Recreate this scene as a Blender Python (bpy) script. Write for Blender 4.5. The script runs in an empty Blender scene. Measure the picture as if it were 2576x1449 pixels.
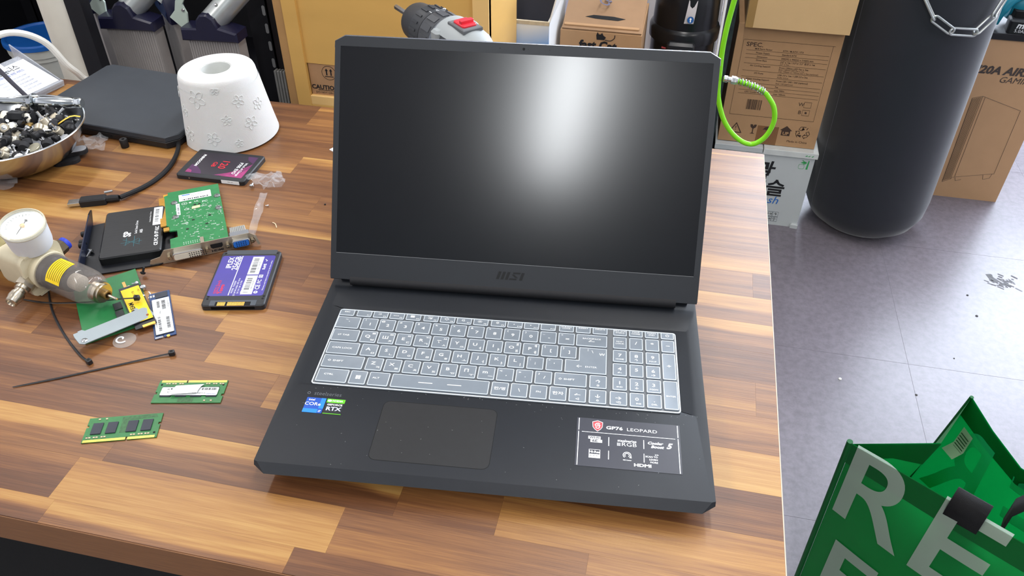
import bpy, math, random
from mathutils import Vector, Matrix, Euler, noise as mnoise
R = math.radians
SC = bpy.context.scene
C = SC.collection
rnd = random.Random(7)

# ---------------------------------------------------------------- camera, light, exposure
cam = bpy.data.cameras.new('camera'); cam.sensor_width = 36; cam.lens = 28.2637
cam.clip_start = .01; cam.clip_end = 60
cob = bpy.data.objects.new('camera', cam); C.objects.link(cob)
cob.location = (.11345, -.40692, 1.30708)
cob.rotation_euler = (R(50.436), R(-.229), R(12.107))
SC.camera = cob
SC.view_settings.view_transform = 'Standard'; SC.view_settings.look = 'None'
SC.view_settings.gamma = 1; SC.view_settings.use_curve_mapping = False
SC.view_settings.exposure = .28
W = bpy.data.worlds.new('world'); SC.world = W; W.use_nodes = True
bg = W.node_tree.nodes['Background']; bg.inputs[0].default_value = (.80, .88, 1, 1); bg.inputs[1].default_value = .30

def area(name, loc, rot, sx, sy, watts, col=(1, 1, 1), spread=180):
    l = bpy.data.lights.new(name, 'AREA'); l.shape = 'RECTANGLE'; l.size = sx; l.size_y = sy
    l.energy = watts; l.color = col; l.spread = R(spread)
    o = bpy.data.objects.new(name, l); C.objects.link(o); o.location = loc; o.rotation_euler = [R(a) for a in rot]
    return o
# daylight coming in through the wide window behind the stored boxes
area('window_daylight', (1.83, 3.33, 1.75), (-90, 0, 0), 2.70, 1.5, 225, (.78, .87, 1))
# ceiling battens: tube centre, length along y
BATTENS = [(.18, -2.10), (.17, .55), (-1.5, -.75), (-1.5, 1.35), (1.75, -.75), (.50, 2.30)]
for bx_, by_ in BATTENS:
    area('batten_light', (bx_, by_, 2.545), (0, 0, 0), .10, 1.2, 33 if by_ < -1.5 else 14.5, (.95, .98, 1) if by_ < -1.5 or by_ > 2 else (1, .965, .92))

# ---------------------------------------------------------------- helpers
def S(r, g, b):
    f = lambda u: (u/255/12.92) if u/255 <= .04045 else ((u/255+.055)/1.055)**2.4
    return (f(r), f(g), f(b), 1)
MATS = {}
def mat(name, c, rough=.5, metal=0, var=.06, vs=40, bump=0, bs=300, trans=0, ior=1.45, alpha=1, coat=0, spec=.5, stretch=None, emis=0, sss=0):
    if name in MATS: return MATS[name]
    m = bpy.data.materials.new(name); m.use_nodes = True
    nt = m.node_tree; N = nt.nodes; L = nt.links; b = N['Principled BSDF']
    tc = N.new('ShaderNodeTexCoord'); mp = N.new('ShaderNodeMapping'); L.new(tc.outputs['Object'], mp.inputs[0])
    if stretch: mp.inputs['Scale'].default_value = stretch
    n = N.new('ShaderNodeTexNoise'); n.inputs['Scale'].default_value = vs; n.inputs['Detail'].default_value = 4
    L.new(mp.outputs[0], n.inputs['Vector'])
    mx = N.new('ShaderNodeMix'); mx.data_type = 'RGBA'
    L.new(n.outputs[0], mx.inputs[0])
    mx.inputs[6].default_value = tuple(max(0, v*(1-2*var)) for v in c[:3])+(1,)
    mx.inputs[7].default_value = tuple(min(1, v*(1+2*var)) for v in c[:3])+(1,)
    L.new(mx.outputs[2], b.inputs['Base Color'])
    b.inputs['Roughness'].default_value = rough; b.inputs['Metallic'].default_value = metal
    b.inputs['IOR'].default_value = ior; b.inputs['Alpha'].default_value = alpha
    b.inputs['Transmission Weight'].default_value = trans; b.inputs['Coat Weight'].default_value = coat
    b.inputs['Specular IOR Level'].default_value = spec
    if sss: b.inputs['Subsurface Weight'].default_value = sss; b.inputs['Subsurface Scale'].default_value = .005
    if bump:
        n2 = N.new('ShaderNodeTexNoise'); n2.inputs['Scale'].default_value = bs; n2.inputs['Detail'].default_value = 3
        L.new(mp.outputs[0], n2.inputs['Vector'])
        bp = N.new('ShaderNodeBump'); bp.inputs['Strength'].default_value = bump; bp.inputs['Distance'].default_value = .001
        L.new(n2.outputs[0], bp.inputs['Height']); L.new(bp.outputs[0], b.inputs['Normal'])
    m.diffuse_color = c
    MATS[name] = m
    return m

def film_mat(name, c, clear=.75, rough=.08):
    if name in MATS: return MATS[name]
    m = bpy.data.materials.new(name); m.use_nodes = True; nt = m.node_tree; N = nt.nodes; L = nt.links
    b = N['Principled BSDF']; b.inputs['Base Color'].default_value = c; b.inputs['Roughness'].default_value = rough
    tr = N.new('ShaderNodeBsdfTransparent'); mx = N.new('ShaderNodeMixShader')
    lw = N.new('ShaderNodeTexNoise'); lw.inputs['Scale'].default_value = 90
    mr = N.new('ShaderNodeMapRange'); mr.inputs[1].default_value = .35; mr.inputs[2].default_value = .65
    mr.inputs[3].default_value = 1-clear-.12; mr.inputs[4].default_value = 1-clear+.12
    L.new(lw.outputs[0], mr.inputs[0]); L.new(mr.outputs[0], mx.inputs[0])
    L.new(tr.outputs[0], mx.inputs[1]); L.new(b.outputs[0], mx.inputs[2]); L.new(mx.outputs[0], N['Material Output'].inputs[0])
    MATS[name] = m
    return m

def rr(w, h, r=0, cx=0, cy=0, seg=3):
    if r <= 0: return [(cx-w/2, cy-h/2), (cx+w/2, cy-h/2), (cx+w/2, cy+h/2), (cx-w/2, cy+h/2)]
    P = []
    for sx, sy, a0 in ((1, -1, -90), (1, 1, 0), (-1, 1, 90), (-1, -1, 180)):
        for k in range(seg+1):
            a = R(a0+90*k/seg); P.append((cx+sx*(w/2-r)+r*math.cos(a), cy+sy*(h/2-r)+r*math.sin(a)))
    return P
def circ(r, n=20, cx=0, cy=0): return [(cx+r*math.cos(2*math.pi*k/n), cy+r*math.sin(2*math.pi*k/n)) for k in range(n)]
def rect(x0, y0, x1, y1, r=0, seg=3): return rr(x1-x0, y1-y0, r, (x0+x1)/2, (y0+y1)/2, seg)
def inset(P, d):
    n = len(P); Q = []
    for i in range(n):
        a = Vector(P[i-1]); b = Vector(P[i]); c = Vector(P[(i+1) % n])
        e1 = (b-a); e2 = (c-b)
        if e1.length < 1e-9 or e2.length < 1e-9: Q.append(tuple(b)); continue
        e1.normalize(); e2.normalize()
        n1 = Vector((-e1.y, e1.x)); n2 = Vector((-e2.y, e2.x)); m = n1+n2
        k = max(.35, m.length_squared/2)
        Q.append(tuple(b+m*(d/k)))
    return Q

class MB:
    def __init__(s): s.v = []; s.f = []; s.m = []; s.mi = 0; s.M = None
    def add(s, P):
        i = len(s.v)
        for p in P:
            p = Vector(p); s.v.append(tuple(s.M @ p) if s.M else tuple(p))
        return list(range(i, i+len(P)))
    def face(s, I, mi=None): s.f.append(tuple(I)); s.m.append(s.mi if mi is None else mi)
    def loft(s, rings, cap0=True, cap1=True, mis=None, closed=True):
        I = [s.add(r) for r in rings]; n = len(rings[0])
        for k in range(len(I)-1):
            for j in range(n if closed else n-1):
                s.face((I[k][j], I[k][(j+1) % n], I[k+1][(j+1) % n], I[k+1][j]), mis[k] if mis else None)
        if cap0: s.face(I[0][::-1])
        if cap1: s.face(I[-1], mis[-1] if mis and len(mis) > len(I)-1 else None)
        return s
    def prism(s, P, z0, z1, bev=0, mis=None):
        if bev:
            return s.loft([[(x, y, z0) for x, y in P], [(x, y, z1-bev) for x, y in P], [(x, y, z1) for x, y in inset(P, bev)]], mis=mis)
        return s.loft([[(x, y, z0) for x, y in P], [(x, y, z1) for x, y in P]], mis=mis)
    def ring(s, A, B, z0, z1):
        o0 = s.add([(x, y, z0) for x, y in A]); o1 = s.add([(x, y, z1) for x, y in A])
        i0 = s.add([(x, y, z0) for x, y in B]); i1 = s.add([(x, y, z1) for x, y in B]); n = len(A)
        for j in range(n):
            k = (j+1) % n
            s.face((o0[j], o0[k], o1[k], o1[j])); s.face((o1[j], o1[k], i1[k], i1[j]))
            s.face((i1[j], i1[k], i0[k], i0[j])); s.face((i0[j], i0[k], o0[k], o0[j]))
        return s
    def box(s, x0, y0, z0, x1, y1, z1, bev=0): return s.prism(rect(x0, y0, x1, y1), z0, z1, bev)
    def flat(s, P, z): s.face(s.add([(x, y, z) for x, y in P])); return s
    def tube(s, path, r, n=8, closed=False, flatz=1):
        P = [Vector(p) for p in path]; m = len(P); rings = []
        up = None
        for i in range(m):
            t = (P[(i+1) % m]-P[i-1]) if closed else (P[min(i+1, m-1)]-P[max(i-1, 0)])
            t.normalize()
            if up is None:
                up = Vector((0, 0, 1)) if abs(t.z) < .9 else Vector((1, 0, 0))
            up = (up-t*up.dot(t)); up.normalize(); sd = t.cross(up)
            ri = r[i] if isinstance(r, (list, tuple)) else r
            rings.append([P[i]+(sd*math.cos(2*math.pi*k/n)+up*math.sin(2*math.pi*k/n)*flatz)*ri for k in range(n)])
        if closed:
            rings.append(rings[0]); return s.loft(rings, False, False)
        return s.loft(rings)
    def lathe(s, prof, n=24, cap0=True, cap1=True, mis=None):
        return s.loft([[(r*math.cos(2*math.pi*k/n), r*math.sin(2*math.pi*k/n), z) for k in range(n)] for r, z in prof], cap0, cap1, mis)
    def build(s, name, mats, parent=None, loc=None, rot=None, smooth=35, mesh_only=False):
        me = bpy.data.meshes.new(name); me.from_pydata(s.v, [], s.f)
        if not isinstance(mats, (list, tuple)): mats = [mats]
        for m in mats: me.materials.append(m)
        if len(mats) > 1: me.polygons.foreach_set('material_index', [min(i, len(mats)-1) for i in s.m])
        if smooth:
            me.polygons.foreach_set('use_smooth', [True]*len(s.f)); me.update(); me.set_sharp_from_angle(angle=R(smooth))
        me.update()
        if mesh_only: return me
        return link(name, me, parent, loc, rot)
def link(name, me, parent=None, loc=None, rot=None):
    o = bpy.data.objects.new(name, me); C.objects.link(o)
    if parent: o.parent = parent
    if loc is not None: o.location = loc
    if rot is not None: o.rotation_euler = rot if isinstance(rot, (tuple, list, Euler)) else (0, 0, rot)
    return o
def tag(o, label=None, cat=None, group=None, kind=None):
    for k, v in (('label', label), ('category', cat), ('group', group), ('kind', kind)):
        if v: o[k] = v
    return o
def thing(name, label, cat, loc=(0, 0, 0), rot=None, group=None):
    return tag(link(name, None, None, loc, rot), label, cat, group)
def struct(o): o['kind'] = 'structure'; return o
def dup(root, loc, rot, label=None, group=None):
    def cp(o, p):
        c = o.copy(); C.objects.link(c); c.parent = p
        for ch in [k for k in KIDS.get(o.name, [])]: cp(ch, c)
        return c
    KIDS = {}
    for o in C.objects:
        if o.parent: KIDS.setdefault(o.parent.name, []).append(o)
    r = cp(root, None); r.location = loc; r.rotation_euler = rot if isinstance(rot, (tuple, list)) else (0, 0, rot)
    if label: r['label'] = label
    if group: r['group'] = group
    return r

TXT = {}
def txt_mesh(body, mt, xs=1, shear=0, bold=0, align='CENTER', res=2):
    key = (body, mt.name, xs, shear, bold, align)
    if key in TXT: return TXT[key]
    cu = bpy.data.curves.new('lettering', 'FONT'); cu.body = body; cu.size = 1; cu.shear = shear; cu.offset = bold
    cu.resolution_u = res; cu.align_x = align; cu.align_y = 'CENTER'
    o = bpy.data.objects.new('lettering', cu)
    me = bpy.data.meshes.new_from_object(o); bpy.data.objects.remove(o)
    if xs != 1: me.transform(Matrix.Diagonal((xs, 1, 1, 1)))
    me.materials.clear(); me.materials.append(mt)
    TXT[key] = me
    return me
def text(body, size, mt, parent, loc, rot=0, xs=1, shear=0, bold=0, align='CENTER', name='lettering'):
    o = link(name, txt_mesh(body, mt, xs, shear, bold, align), parent, loc, rot); o.scale = (size, size, size)
    return o
def barcode(x0, y0, x1, y1, z, mt, parent, seed=1, vertical=False, name='barcode_print', rot=None, loc=None):
    r = random.Random(seed); b = MB(); t = 0; L = (y1-y0) if vertical else (x1-x0); u = L/60
    while t < L-u:
        w = u*r.choice((1, 1, 2, 3)); w = min(w, L-t)
        if vertical: b.flat(rect(x0, y0+t, x1, y0+t+w), z)
        else: b.flat(rect(x0+t, y0, x0+t+w, y1), z)
        t += w+u*r.choice((1, 1, 2, 2))
    return b.build(name, mt, parent, loc, rot, smooth=0)

# ---------------------------------------------------------------- shared materials
M_black = mat('black_plastic', S(26, 27, 30), .42, var=.08)
M_blackm = mat('black_matte', S(20, 20, 23), .7, var=.1)
M_dark = mat('dark_void', S(9, 9, 11), .8)
M_white = mat('white_print', S(238, 240, 240), .5, var=.01)
M_ink = mat('black_ink', S(24, 24, 28), .6, var=.02)
M_grey_ink = mat('grey_ink', S(92, 96, 102), .5, var=.02)
M_steel = mat('steel', S(196, 198, 198), .24, 1, var=.05)
M_nickel = mat('nickel', S(188, 178, 160), .28, 1, var=.08)
M_gold = mat('gold_contact', S(226, 176, 88), .35, .85, var=.06)
M_kraft = mat('kraft_cardboard', S(176, 138, 100), .85, var=.05, vs=25, bump=.15, bs=500)
M_kraft_l = mat('light_cardboard', S(206, 172, 124), .85, var=.03, vs=14, bump=.1, bs=500)
M_paper = mat('white_paper', S(236, 238, 238), .7, var=.015)
M_pcb = mat('green_circuit_board', S(44, 122, 70), .4, var=.14, vs=160)
M_brown_ink = mat('box_ink', S(66, 48, 38), .7, var=.04)
# ---------------------------------------------------------------- the room
def wood_mat():
    m = bpy.data.materials.new('acacia_laminate'); m.use_nodes = True; nt = m.node_tree; N = nt.nodes; L = nt.links
    b = N['Principled BSDF']
    oi = N.new('ShaderNodeObjectInfo'); tc = N.new('ShaderNodeTexCoord'); geo = N.new('ShaderNodeNewGeometry')
    sep = N.new('ShaderNodeSeparateColor'); L.new(oi.outputs['Color'], sep.inputs[0])
    sg = N.new('ShaderNodeSeparateXYZ'); L.new(tc.outputs['Generated'], sg.inputs[0])
    off = N.new('ShaderNodeVectorMath'); off.operation = 'SCALE'; off.inputs[0].default_value = (7.3, 3.1, 5.7); L.new(oi.outputs['Random'], off.inputs['Scale'])
    pos = N.new('ShaderNodeVectorMath'); pos.operation = 'ADD'; L.new(geo.outputs['Position'], pos.inputs[0]); L.new(off.outputs[0], pos.inputs[1])
    def nz(sc, detail=3, dist=0):
        mp = N.new('ShaderNodeMapping'); mp.inputs['Scale'].default_value = sc; L.new(pos.outputs[0], mp.inputs[0])
        n = N.new('ShaderNodeTexNoise'); n.inputs['Scale'].default_value = 1; n.inputs['Detail'].default_value = detail; n.inputs['Distortion'].default_value = dist
        L.new(mp.outputs[0], n.inputs['Vector']); return n.outputs[0]
    def math_(op, a, b_):
        k = N.new('ShaderNodeMath'); k.operation = op
        for i, v in enumerate((a, b_)):
            if isinstance(v, (int, float)): k.inputs[i].default_value = v
            else: L.new(v, k.inputs[i])
        return k.outputs[0]
    wob = math_('MULTIPLY', math_('SUBTRACT', nz((5, 22, 1), 3, .6), .5), .9)
    e = math_('ADD', math_('SUBTRACT', sg.outputs['Y'], sep.outputs['Blue']), wob)
    mr = N.new('ShaderNodeMapRange'); mr.interpolation_type = 'SMOOTHSTEP'; mr.inputs[1].default_value = -.16; mr.inputs[2].default_value = .16; L.new(e, mr.inputs[0])
    mt = N.new('ShaderNodeMix'); L.new(mr.outputs[0], mt.inputs[0]); L.new(sep.outputs['Red'], mt.inputs[2]); L.new(sep.outputs['Green'], mt.inputs[3])
    t = math_('ADD', mt.outputs[0], math_('MULTIPLY', math_('SUBTRACT', nz((3.5, 95, 1), 5, .8), .5), .70))
    t = math_('ADD', t, math_('MULTIPLY', math_('SUBTRACT', nz((24, 900, 1), 2), .5), .42))
    rp = N.new('ShaderNodeValToRGB'); L.new(t, rp.inputs[0]); cr = rp.color_ramp
    for i, (p, c) in enumerate(((0, S(68, 40, 23)), (.3, S(101, 63, 37)), (.55, S(132, 88, 49)), (.78, S(160, 114, 60)), (1, S(178, 137, 77)))):
        el = cr.elements[i] if i < 2 else cr.elements.new(p)
        el.position = p; el.color = c
    L.new(rp.outputs[0], b.inputs['Base Color'])
    b.inputs['Roughness'].default_value = .38; b.inputs['Specular IOR Level'].default_value = .5
    bp = N.new('ShaderNodeBump'); bp.inputs['Strength'].default_value = .12; bp.inputs['Distance'].default_value = .0006
    L.new(nz((30, 1000, 1), 2), bp.inputs['Height']); L.new(bp.outputs[0], b.inputs['Normal'])
    return m
M_wood = wood_mat()

def floor_covering():
    m = mat('floor_vinyl', S(120, 114, 122), .33, var=.08, vs=4)
    nt = m.node_tree; N = nt.nodes; L = nt.links; b = N['Principled BSDF']
    geo = N.new('ShaderNodeNewGeometry'); src = b.inputs['Base Color'].links[0].from_socket
    n = N.new('ShaderNodeTexNoise'); n.inputs['Scale'].default_value = 60; n.inputs['Detail'].default_value = 6; n.inputs['Roughness'].default_value = .7
    L.new(geo.outputs['Position'], n.inputs['Vector'])
    mr = N.new('ShaderNodeMapRange'); mr.inputs[1].default_value = .34; mr.inputs[2].default_value = .6; mr.inputs[3].default_value = .78; mr.inputs[4].default_value = 1.04
    L.new(n.outputs[0], mr.inputs[0])
    mx = N.new('ShaderNodeMix'); mx.data_type = 'RGBA'; mx.blend_type = 'MULTIPLY'; mx.inputs[0].default_value = 1
    L.new(src, mx.inputs[6]); L.new(mr.outputs[0], mx.inputs[7]); L.new(mx.outputs[2], b.inputs['Base Color'])
    return m
M_floor = floor_covering()
M_wall = mat('painted_wall', S(222, 220, 222), .85, var=.02, vs=3)
fl = struct(MB().box(-2.2, -3.6, -.06, 3.3, 3.4, -.0005).build('floor', mat('floor_joint', S(146, 142, 152), .8)))
TS = .48
me_t = MB().box(.0004, .0004, -.0004, TS-.0004, TS-.0004, 0).build('floor_tile', M_floor, mesh_only=True)
for i in range(-6, 5):
    for j in range(-10, 4):
        link('floor_tile', me_t, fl, (.733+TS*i, 1.068+TS*j, 0))
wb = MB(); wb.M = Matrix.Rotation(R(90), 4, 'X')
wb.ring(rect(-2.2, -.06, 3.3, 2.66), rect(.44, .95, 3.22, 2.55), -3.3, -3.2)
struct(wb.build('wall_back', M_wall, smooth=0))
struct(MB().box(-2.3, -3.6, -.06, -2.2, 3.3, 2.66).build('wall_left', M_wall))
struct(MB().box(3.3, -3.6, -.06, 3.4, 3.3, 2.66).build('wall_right', M_wall))
struct(MB().box(-2.3, -3.6, 2.6, 3.4, 3.4, 2.7).build('ceiling', mat('ceiling_board', S(226, 226, 224), .9, var=.02)))
wn = MB(); wn.M = Matrix.Rotation(R(90), 4, 'X'); wn.ring(rect(.44, .95, 3.22, 2.55), rect(.48, 1.0, 3.18, 2.5), -3.28, -3.22)
w1 = struct(wn.build('window_1', M_white, smooth=0))
for k in range(2):
    p = MB(); p.M = Matrix.Rotation(R(90), 4, 'X'); p.prism(rect(.48+1.35*k, 1.0, 1.82+1.35*k, 2.5), -3.255, -3.25)
    p.build('pane', film_mat('window_glass', S(225, 235, 245), .93, .02), w1, smooth=0)
for k, (bx_, by_) in enumerate(BATTENS):
    o = MB().box(-.05, -.63, 2.55, .05, .63, 2.6, .01).build('ceiling_batten_light', M_white, None, (bx_, by_, 0))
    tag(o, 'white ceiling batten light above the workshop', 'light', 'ceiling batten lights')

# ---------------------------------------------------------------- worktable (staves laid in rows)
TT = .72
X0, X1, Y0, Y1 = -1.17, .258, -.103, .662
tb = thing('worktable', 'wood-grain worktable of acacia staves with the open laptop on it', 'table', (0, 0, 0))
MB().box(X0, Y0+.001, TT-.036, X1-.001, Y1, TT-.0012).build('table_top', mat('table_core', S(150, 112, 76), .6), tb)
M_edge = mat('edge_band_brown', S(124, 84, 52), .5, var=.25, vs=30, stretch=(1, 1, 40))
MB().box(X0, Y0, TT-.0365, X1, Y0+.0012, TT-.0004, .0003).build('edge_band', M_edge, tb)
MB().box(X1-.0012, Y0+.0012, TT-.0365, X1, Y1, TT-.0004, .0003).build('edge_band', mat('edge_band_pale', S(206, 184, 160), .5), tb)
for lx in (X0+.06, X1-.07):
    for ly in (Y0+.07, Y1-.07):
        MB().box(lx-.02, ly-.02, 0, lx+.02, ly+.02, TT-.036, .002).build('leg', M_blackm, tb)
ROWS = {
 -1: [(X0, .25, .9, .45), (-.36, .45, .85, .4), (-.138, .22, .32, .5), (.02, .45, .55, .5)],
 0: [(X0, .35, .5, .5), (-.64, .26, .38, .5), (-.367, .86, .70, .6), (-.111, .52, .42, .5), (.10, .45, .62, .5)],
 1: [(X0, .45, .8, .5), (-.70, .42, .92, .5), (-.345, .30, .86, .55), (-.069, .38, .52, .5), (.02, .70, .62, .5)],
 2: [(X0, .5, .35, .5), (-.70, .30, .22, .5), (-.20, .25, .3, .5), (.06, .30, .26, .5)],
 3: [(X0, .4, .5, .5), (-.56, .34, .52, .6), (-.234, .66, .55, .5), (.05, .9, .76, .5)],
 4: [(X0, .5, .4, .5), (-.60, .62, .34, .35), (-.52, .34, .24, .5), (-.318, .74, .60, .5), (.02, .48, .6, .5)],
 5: [(X0, .4, .5, .5), (-.63, .42, .8, .55), (-.33, .78, .55, .5), (0, .62, .5, .5), (.237, .46, .52, .5)],
 6: [(X0, .5, .3, .5), (-.66, .34, .62, .6), (-.40, .36, .42, .5), (0, .34, .26, .5)],
 7: [(X0, .4, .45, .5), (-.58, .32, .3, .5), (-.27, .36, .34, .5), (.02, .38, .86, .82)],
 8: [(X0, .4, .6, .5), (-.80, .40, .9, .4), (-.45, .36, .4, .5), (-.12, .42, .8, .55)],
 9: [(X0, .5, .4, .5), (-.80, .88, .36, .34), (-.53, .86, .5, .36), (-.15, .45, .5, .5), (.237, .36, .34, .5)],
 10: [(X0, .5, .6, .5), (-.82, .7, .82, .5), (-.60, .5, .42, .5), (-.32, .66, .4, .34), (.0, .82, .5, .6)],
 11: [(X0, .5, .3, .5), (-.74, .36, .44, .5), (-.48, .34, .4, .5), (-.1, .45, .5, .5)],
 12: [(X0, .6, .5, .5), (-.66, .72, .5, .5), (-.385, .4, .86, .74), (0, .5, .42, .5)],
 13: [(X0, .5, .55, .5), (-.55, .42, .34, .5), (-.2, .45, .38, .5)],
 14: [(X0, .4, .5, .5), (-.60, .4, .36, .5), (-.15, .52, .45, .5)],
 15: [(X0, .62, .5, .5), (-.86, .86, .8, .5), (-.66, .32, .26, .5), (-.42, .55, .46, .5), (-.05, .5, .45, .5)],
 16: [(X0, .35, .3, .5), (-.84, .36, .30, .5), (-.42, .78, .45, .4)],
}
for k, row in ROWS.items():
    ya = Y0+.0012 if k < 0 else -.0775+.0453*k
    yb = -.0775 if k < 0 else min(Y1, -.0775+.0453*(k+1))
    for i, (xa, t0, t1, sp) in enumerate(row):
        xb = row[i+1][0] if i+1 < len(row) else X1-.0012
        o = MB().box(xa, ya, TT-.0012, xb-.0001, yb-.0001, TT).build('stave', M_wood, tb, smooth=0)
        o.color = (t0, t1, sp, 1)
MB().box(-1.15, -.30, 0, .1, .45, .008, .003).build('floor_covering', mat('dark_stand_in', S(20, 20, 21), .9, var=.2, vs=300))  # added sheet standing in for an unidentified black area below the table edge
tag(bpy.data.objects['floor_covering'], 'plain black sheet added as stand-in for the dark area under the worktable', 'mat')

# ---------------------------------------------------------------- laptop
LR = R(6)
lap = thing('laptop_computer', 'open black gaming laptop with switched-off screen and red shield sticker', 'laptop', (0, 0, TT), LR)
M_deck = mat('laptop_deck', S(29, 32, 37), .42, var=.05, vs=60, bump=.06, bs=2500, spec=.36)
M_base = mat('laptop_shell', S(28, 30, 34), .45, var=.05, bump=.05, bs=2500)
M_lidb = mat('laptop_bezel', S(28, 31, 36), .45, var=.05, bump=.05, bs=2500)
H = .0244
def outl(u, vf, vb, cx, cy): return [(-u+cx, vf), (u-cx, vf), (u, vf+cy), (u, vb-.006), (u-.012, vb), (-u+.012, vb), (-u, vb-.006), (-u, vf+cy)]
b = MB()
rg = [(.003, .183, .008, .262, .012, .008), (.0165, .1955, -.0055, .272, .012, .008), (.0205, .1985, -.0085, .277, .0115, .0085), (H, .1985, .001, .277, .003, .001)]
b.loft([[(x, y, z) for x, y in outl(u, vf, vb, cx, cy)] for z, u, vf, vb, cx, cy in rg], True, False)
well = [(-.188, .0935), (.188, .0935), (.1895, .095), (.1895, .2135), (.188, .215), (-.188, .215), (-.1895, .2135), (-.1895, .095)]
b.loft([[(x, y, H) for x, y in outl(.1985, .001, .277, .003, .001)], [(x, y, H) for x, y in well], [(x, y, H-.0011) for x, y in inset(well, .0035)]], False, True)
b.build('base', M_deck, lap, smooth=20)
for fx in (-.15, .15):
    for fy in (.03, .24):
        MB().box(fx-.03, fy-.005, 0, fx+.03, fy+.005, .004).build('rubber_foot', M_blackm, lap)
# touchpad in its groove
tp = rect(-.1005, .0139, .0057, .0822, .006)
MB().prism(inset(tp, -.0006), H-.0004, H+.00005).build('touchpad_groove', M_dark, lap)
MB().prism(tp, H-.0004, H+.00012, .00006).build('touchpad', mat('touchpad_film', S(22, 23, 25), .5, var=.12, vs=120), lap)
# dust and scratch flecks on the palm rest
b = MB(); r_ = random.Random(3)
for k in range(90):
    u, v = r_.uniform(-.19, .19), r_.uniform(.004, .092)
    if r_.random() < .4: v = r_.uniform(.09, .097)
    a = r_.uniform(0, 3.1); l = r_.choice((.0003, .0003, .0004, .0006)); wd = .00018
    ca, sa = math.cos(a), math.sin(a)
    b.flat([(u+l*ca-wd*sa, v+l*sa+wd*ca), (u-l*ca-wd*sa, v-l*sa+wd*ca), (u-l*ca+wd*sa, v-l*sa-wd*ca), (u+l*ca+wd*sa, v+l*sa-wd*ca)], H+.0002)
o = b.build('dust_specks', mat('dust', S(128, 128, 126), .9), lap, smooth=0); o['kind'] = 'stuff'
# stickers
zt = H+.0002
st = MB().prism(rect(-.1742, .0605, -.1558, .079, .0004), H, zt).build('processor_sticker', mat('sticker_blue', S(0, 74, 176), .35), lap); st['label'] = 'blue processor sticker'
MB().box(-.1603, .0662, zt, -.1558, .079, zt+.00005).build('print', mat('sticker_sky', S(20, 130, 220), .35), st)
MB().box(-.1742, .0605, zt, -.1603, .0652, zt+.00005).build('print', mat('sticker_sky', S(20, 130, 220), .35), st)
text('intel', .0034, M_white, st, (-.1690, .0762, zt+.0001), bold=.02)
text('CORe', .0054, M_white, st, (-.1668, .0710, zt+.0001), xs=1.1, bold=.01)
text('i7', .0034, M_white, st, (-.1582, .0627, zt+.0001), bold=.02)
st = MB().prism(rect(-.1546, .0605, -.1374, .079, .0004), H, zt).build('graphics_sticker', mat('sticker_black', S(22, 26, 32), .3), lap); st['label'] = 'black and green graphics sticker'
MB().box(-.1546, .0742, zt, -.1374, .079, zt+.00005).build('print', mat('sticker_green', S(98, 200, 30), .35), st)
MB().box(-.1546, .0605, zt, -.1374, .0612, zt+.00005).build('print', mat('sticker_green', S(98, 200, 30), .35), st)
text('NVIDIA', .0030, M_white, st, (-.1444, .0766, zt+.0001), xs=1.0, bold=.02)
e = MB(); e.prism([(-.1520+.0021*math.cos(a*.42), .0766+.0013*math.sin(a*.42)) for a in range(15)], zt, zt+.0001); e.build('logo', M_white, st)
text('GEFORCE', .0029, M_white, st, (-.1460, .0717, zt+.0001), xs=1.15, bold=.03)
text('RTX', .0062, mat('sticker_lilac', S(206, 212, 244), .4), st, (-.1460, .0667, zt+.0001), xs=1.2, bold=.03)
text('steelseries', .0066, M_grey_ink, lap, (-.1560, .0846, H+.0001), xs=.95)
e = MB(); e.ring(circ(.0016, 14, -.1744, .0846), circ(.0010, 14, -.1744, .0846), H, H+.0001); e.build('logo', M_grey_ink, lap)
# information label
lz = H+.00022
lb = MB().prism(rect(.0797, .0268, .1725, .0818, .0003), H, lz).build('information_label', mat('label_film', S(60, 61, 69), .25, var=.03), lap)
lb['label'] = 'dark information label with white icons and red shield'
lp = lambda x0, y0, x1, y1: MB().box(x0, y0, lz, x1, y1, lz+.00005).build('print', M_white, lb)
for a in ((.0813, .0672, .0820, .0812), (.0813, .0275, .0820, .0657), (.1702, .0672, .1709, .0812), (.1702, .0275, .1709, .0657), (.0845, .0652, .1680, .0657)): lp(*a)
for x in (.1085, .1395):
    lp(x, .0512, x+.0007, .0612); lp(x, .0362, x+.0007, .0458)
sh = [(-.0043, .0040), (0, .0057), (.0043, .0040), (.0040, -.0012), (.0026, -.0036), (0, -.0060), (-.0026, -.0036), (-.0040, -.0012)][::-1]
MB().prism([(.0985+x*1.12, .0735+y*1.12) for x, y in sh], lz, lz+.00004).build('shield_logo', mat('shield_rim', S(240, 226, 226), .4), lb)
shd = MB().prism([(.0985+x, .0735+y) for x, y in sh], lz, lz+.00007).build('shield_logo', mat('shield_red', S(214, 66, 74), .4), lb)
g = MB()
for pth in ([(.0020, .0026), (.0008, .0032), (-.0010, .0028), (-.0022, .0014), (-.0020, -.0002), (-.0006, -.0006), (.0010, .0002)], [(-.0018, -.0016), (-.0008, -.0030), (.0008, -.0030), (.0018, -.0016), (.0016, .0000), (.0024, .0008)], [(-.0008, .0012), (.0006, .0016), (.0018, .0012)]):
    g.tube([(.0985+x, .0735+y, lz+.0001) for x, y in pth], .00042, 6, flatz=.15)
g.build('logo', M_white, lb)
text('GP76', .0050, M_white, lb, (.1137, .0720, lz+.0001), xs=1.35, bold=.03)
text('LEOPARD', .0050, M_white, lb, (.1385, .0717, lz+.0001), xs=1.28)
text('Cooler', .0042, M_white, lb, (.1497, .0583, lz+.0001), xs=1.1, shear=.3, bold=.04)
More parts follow.
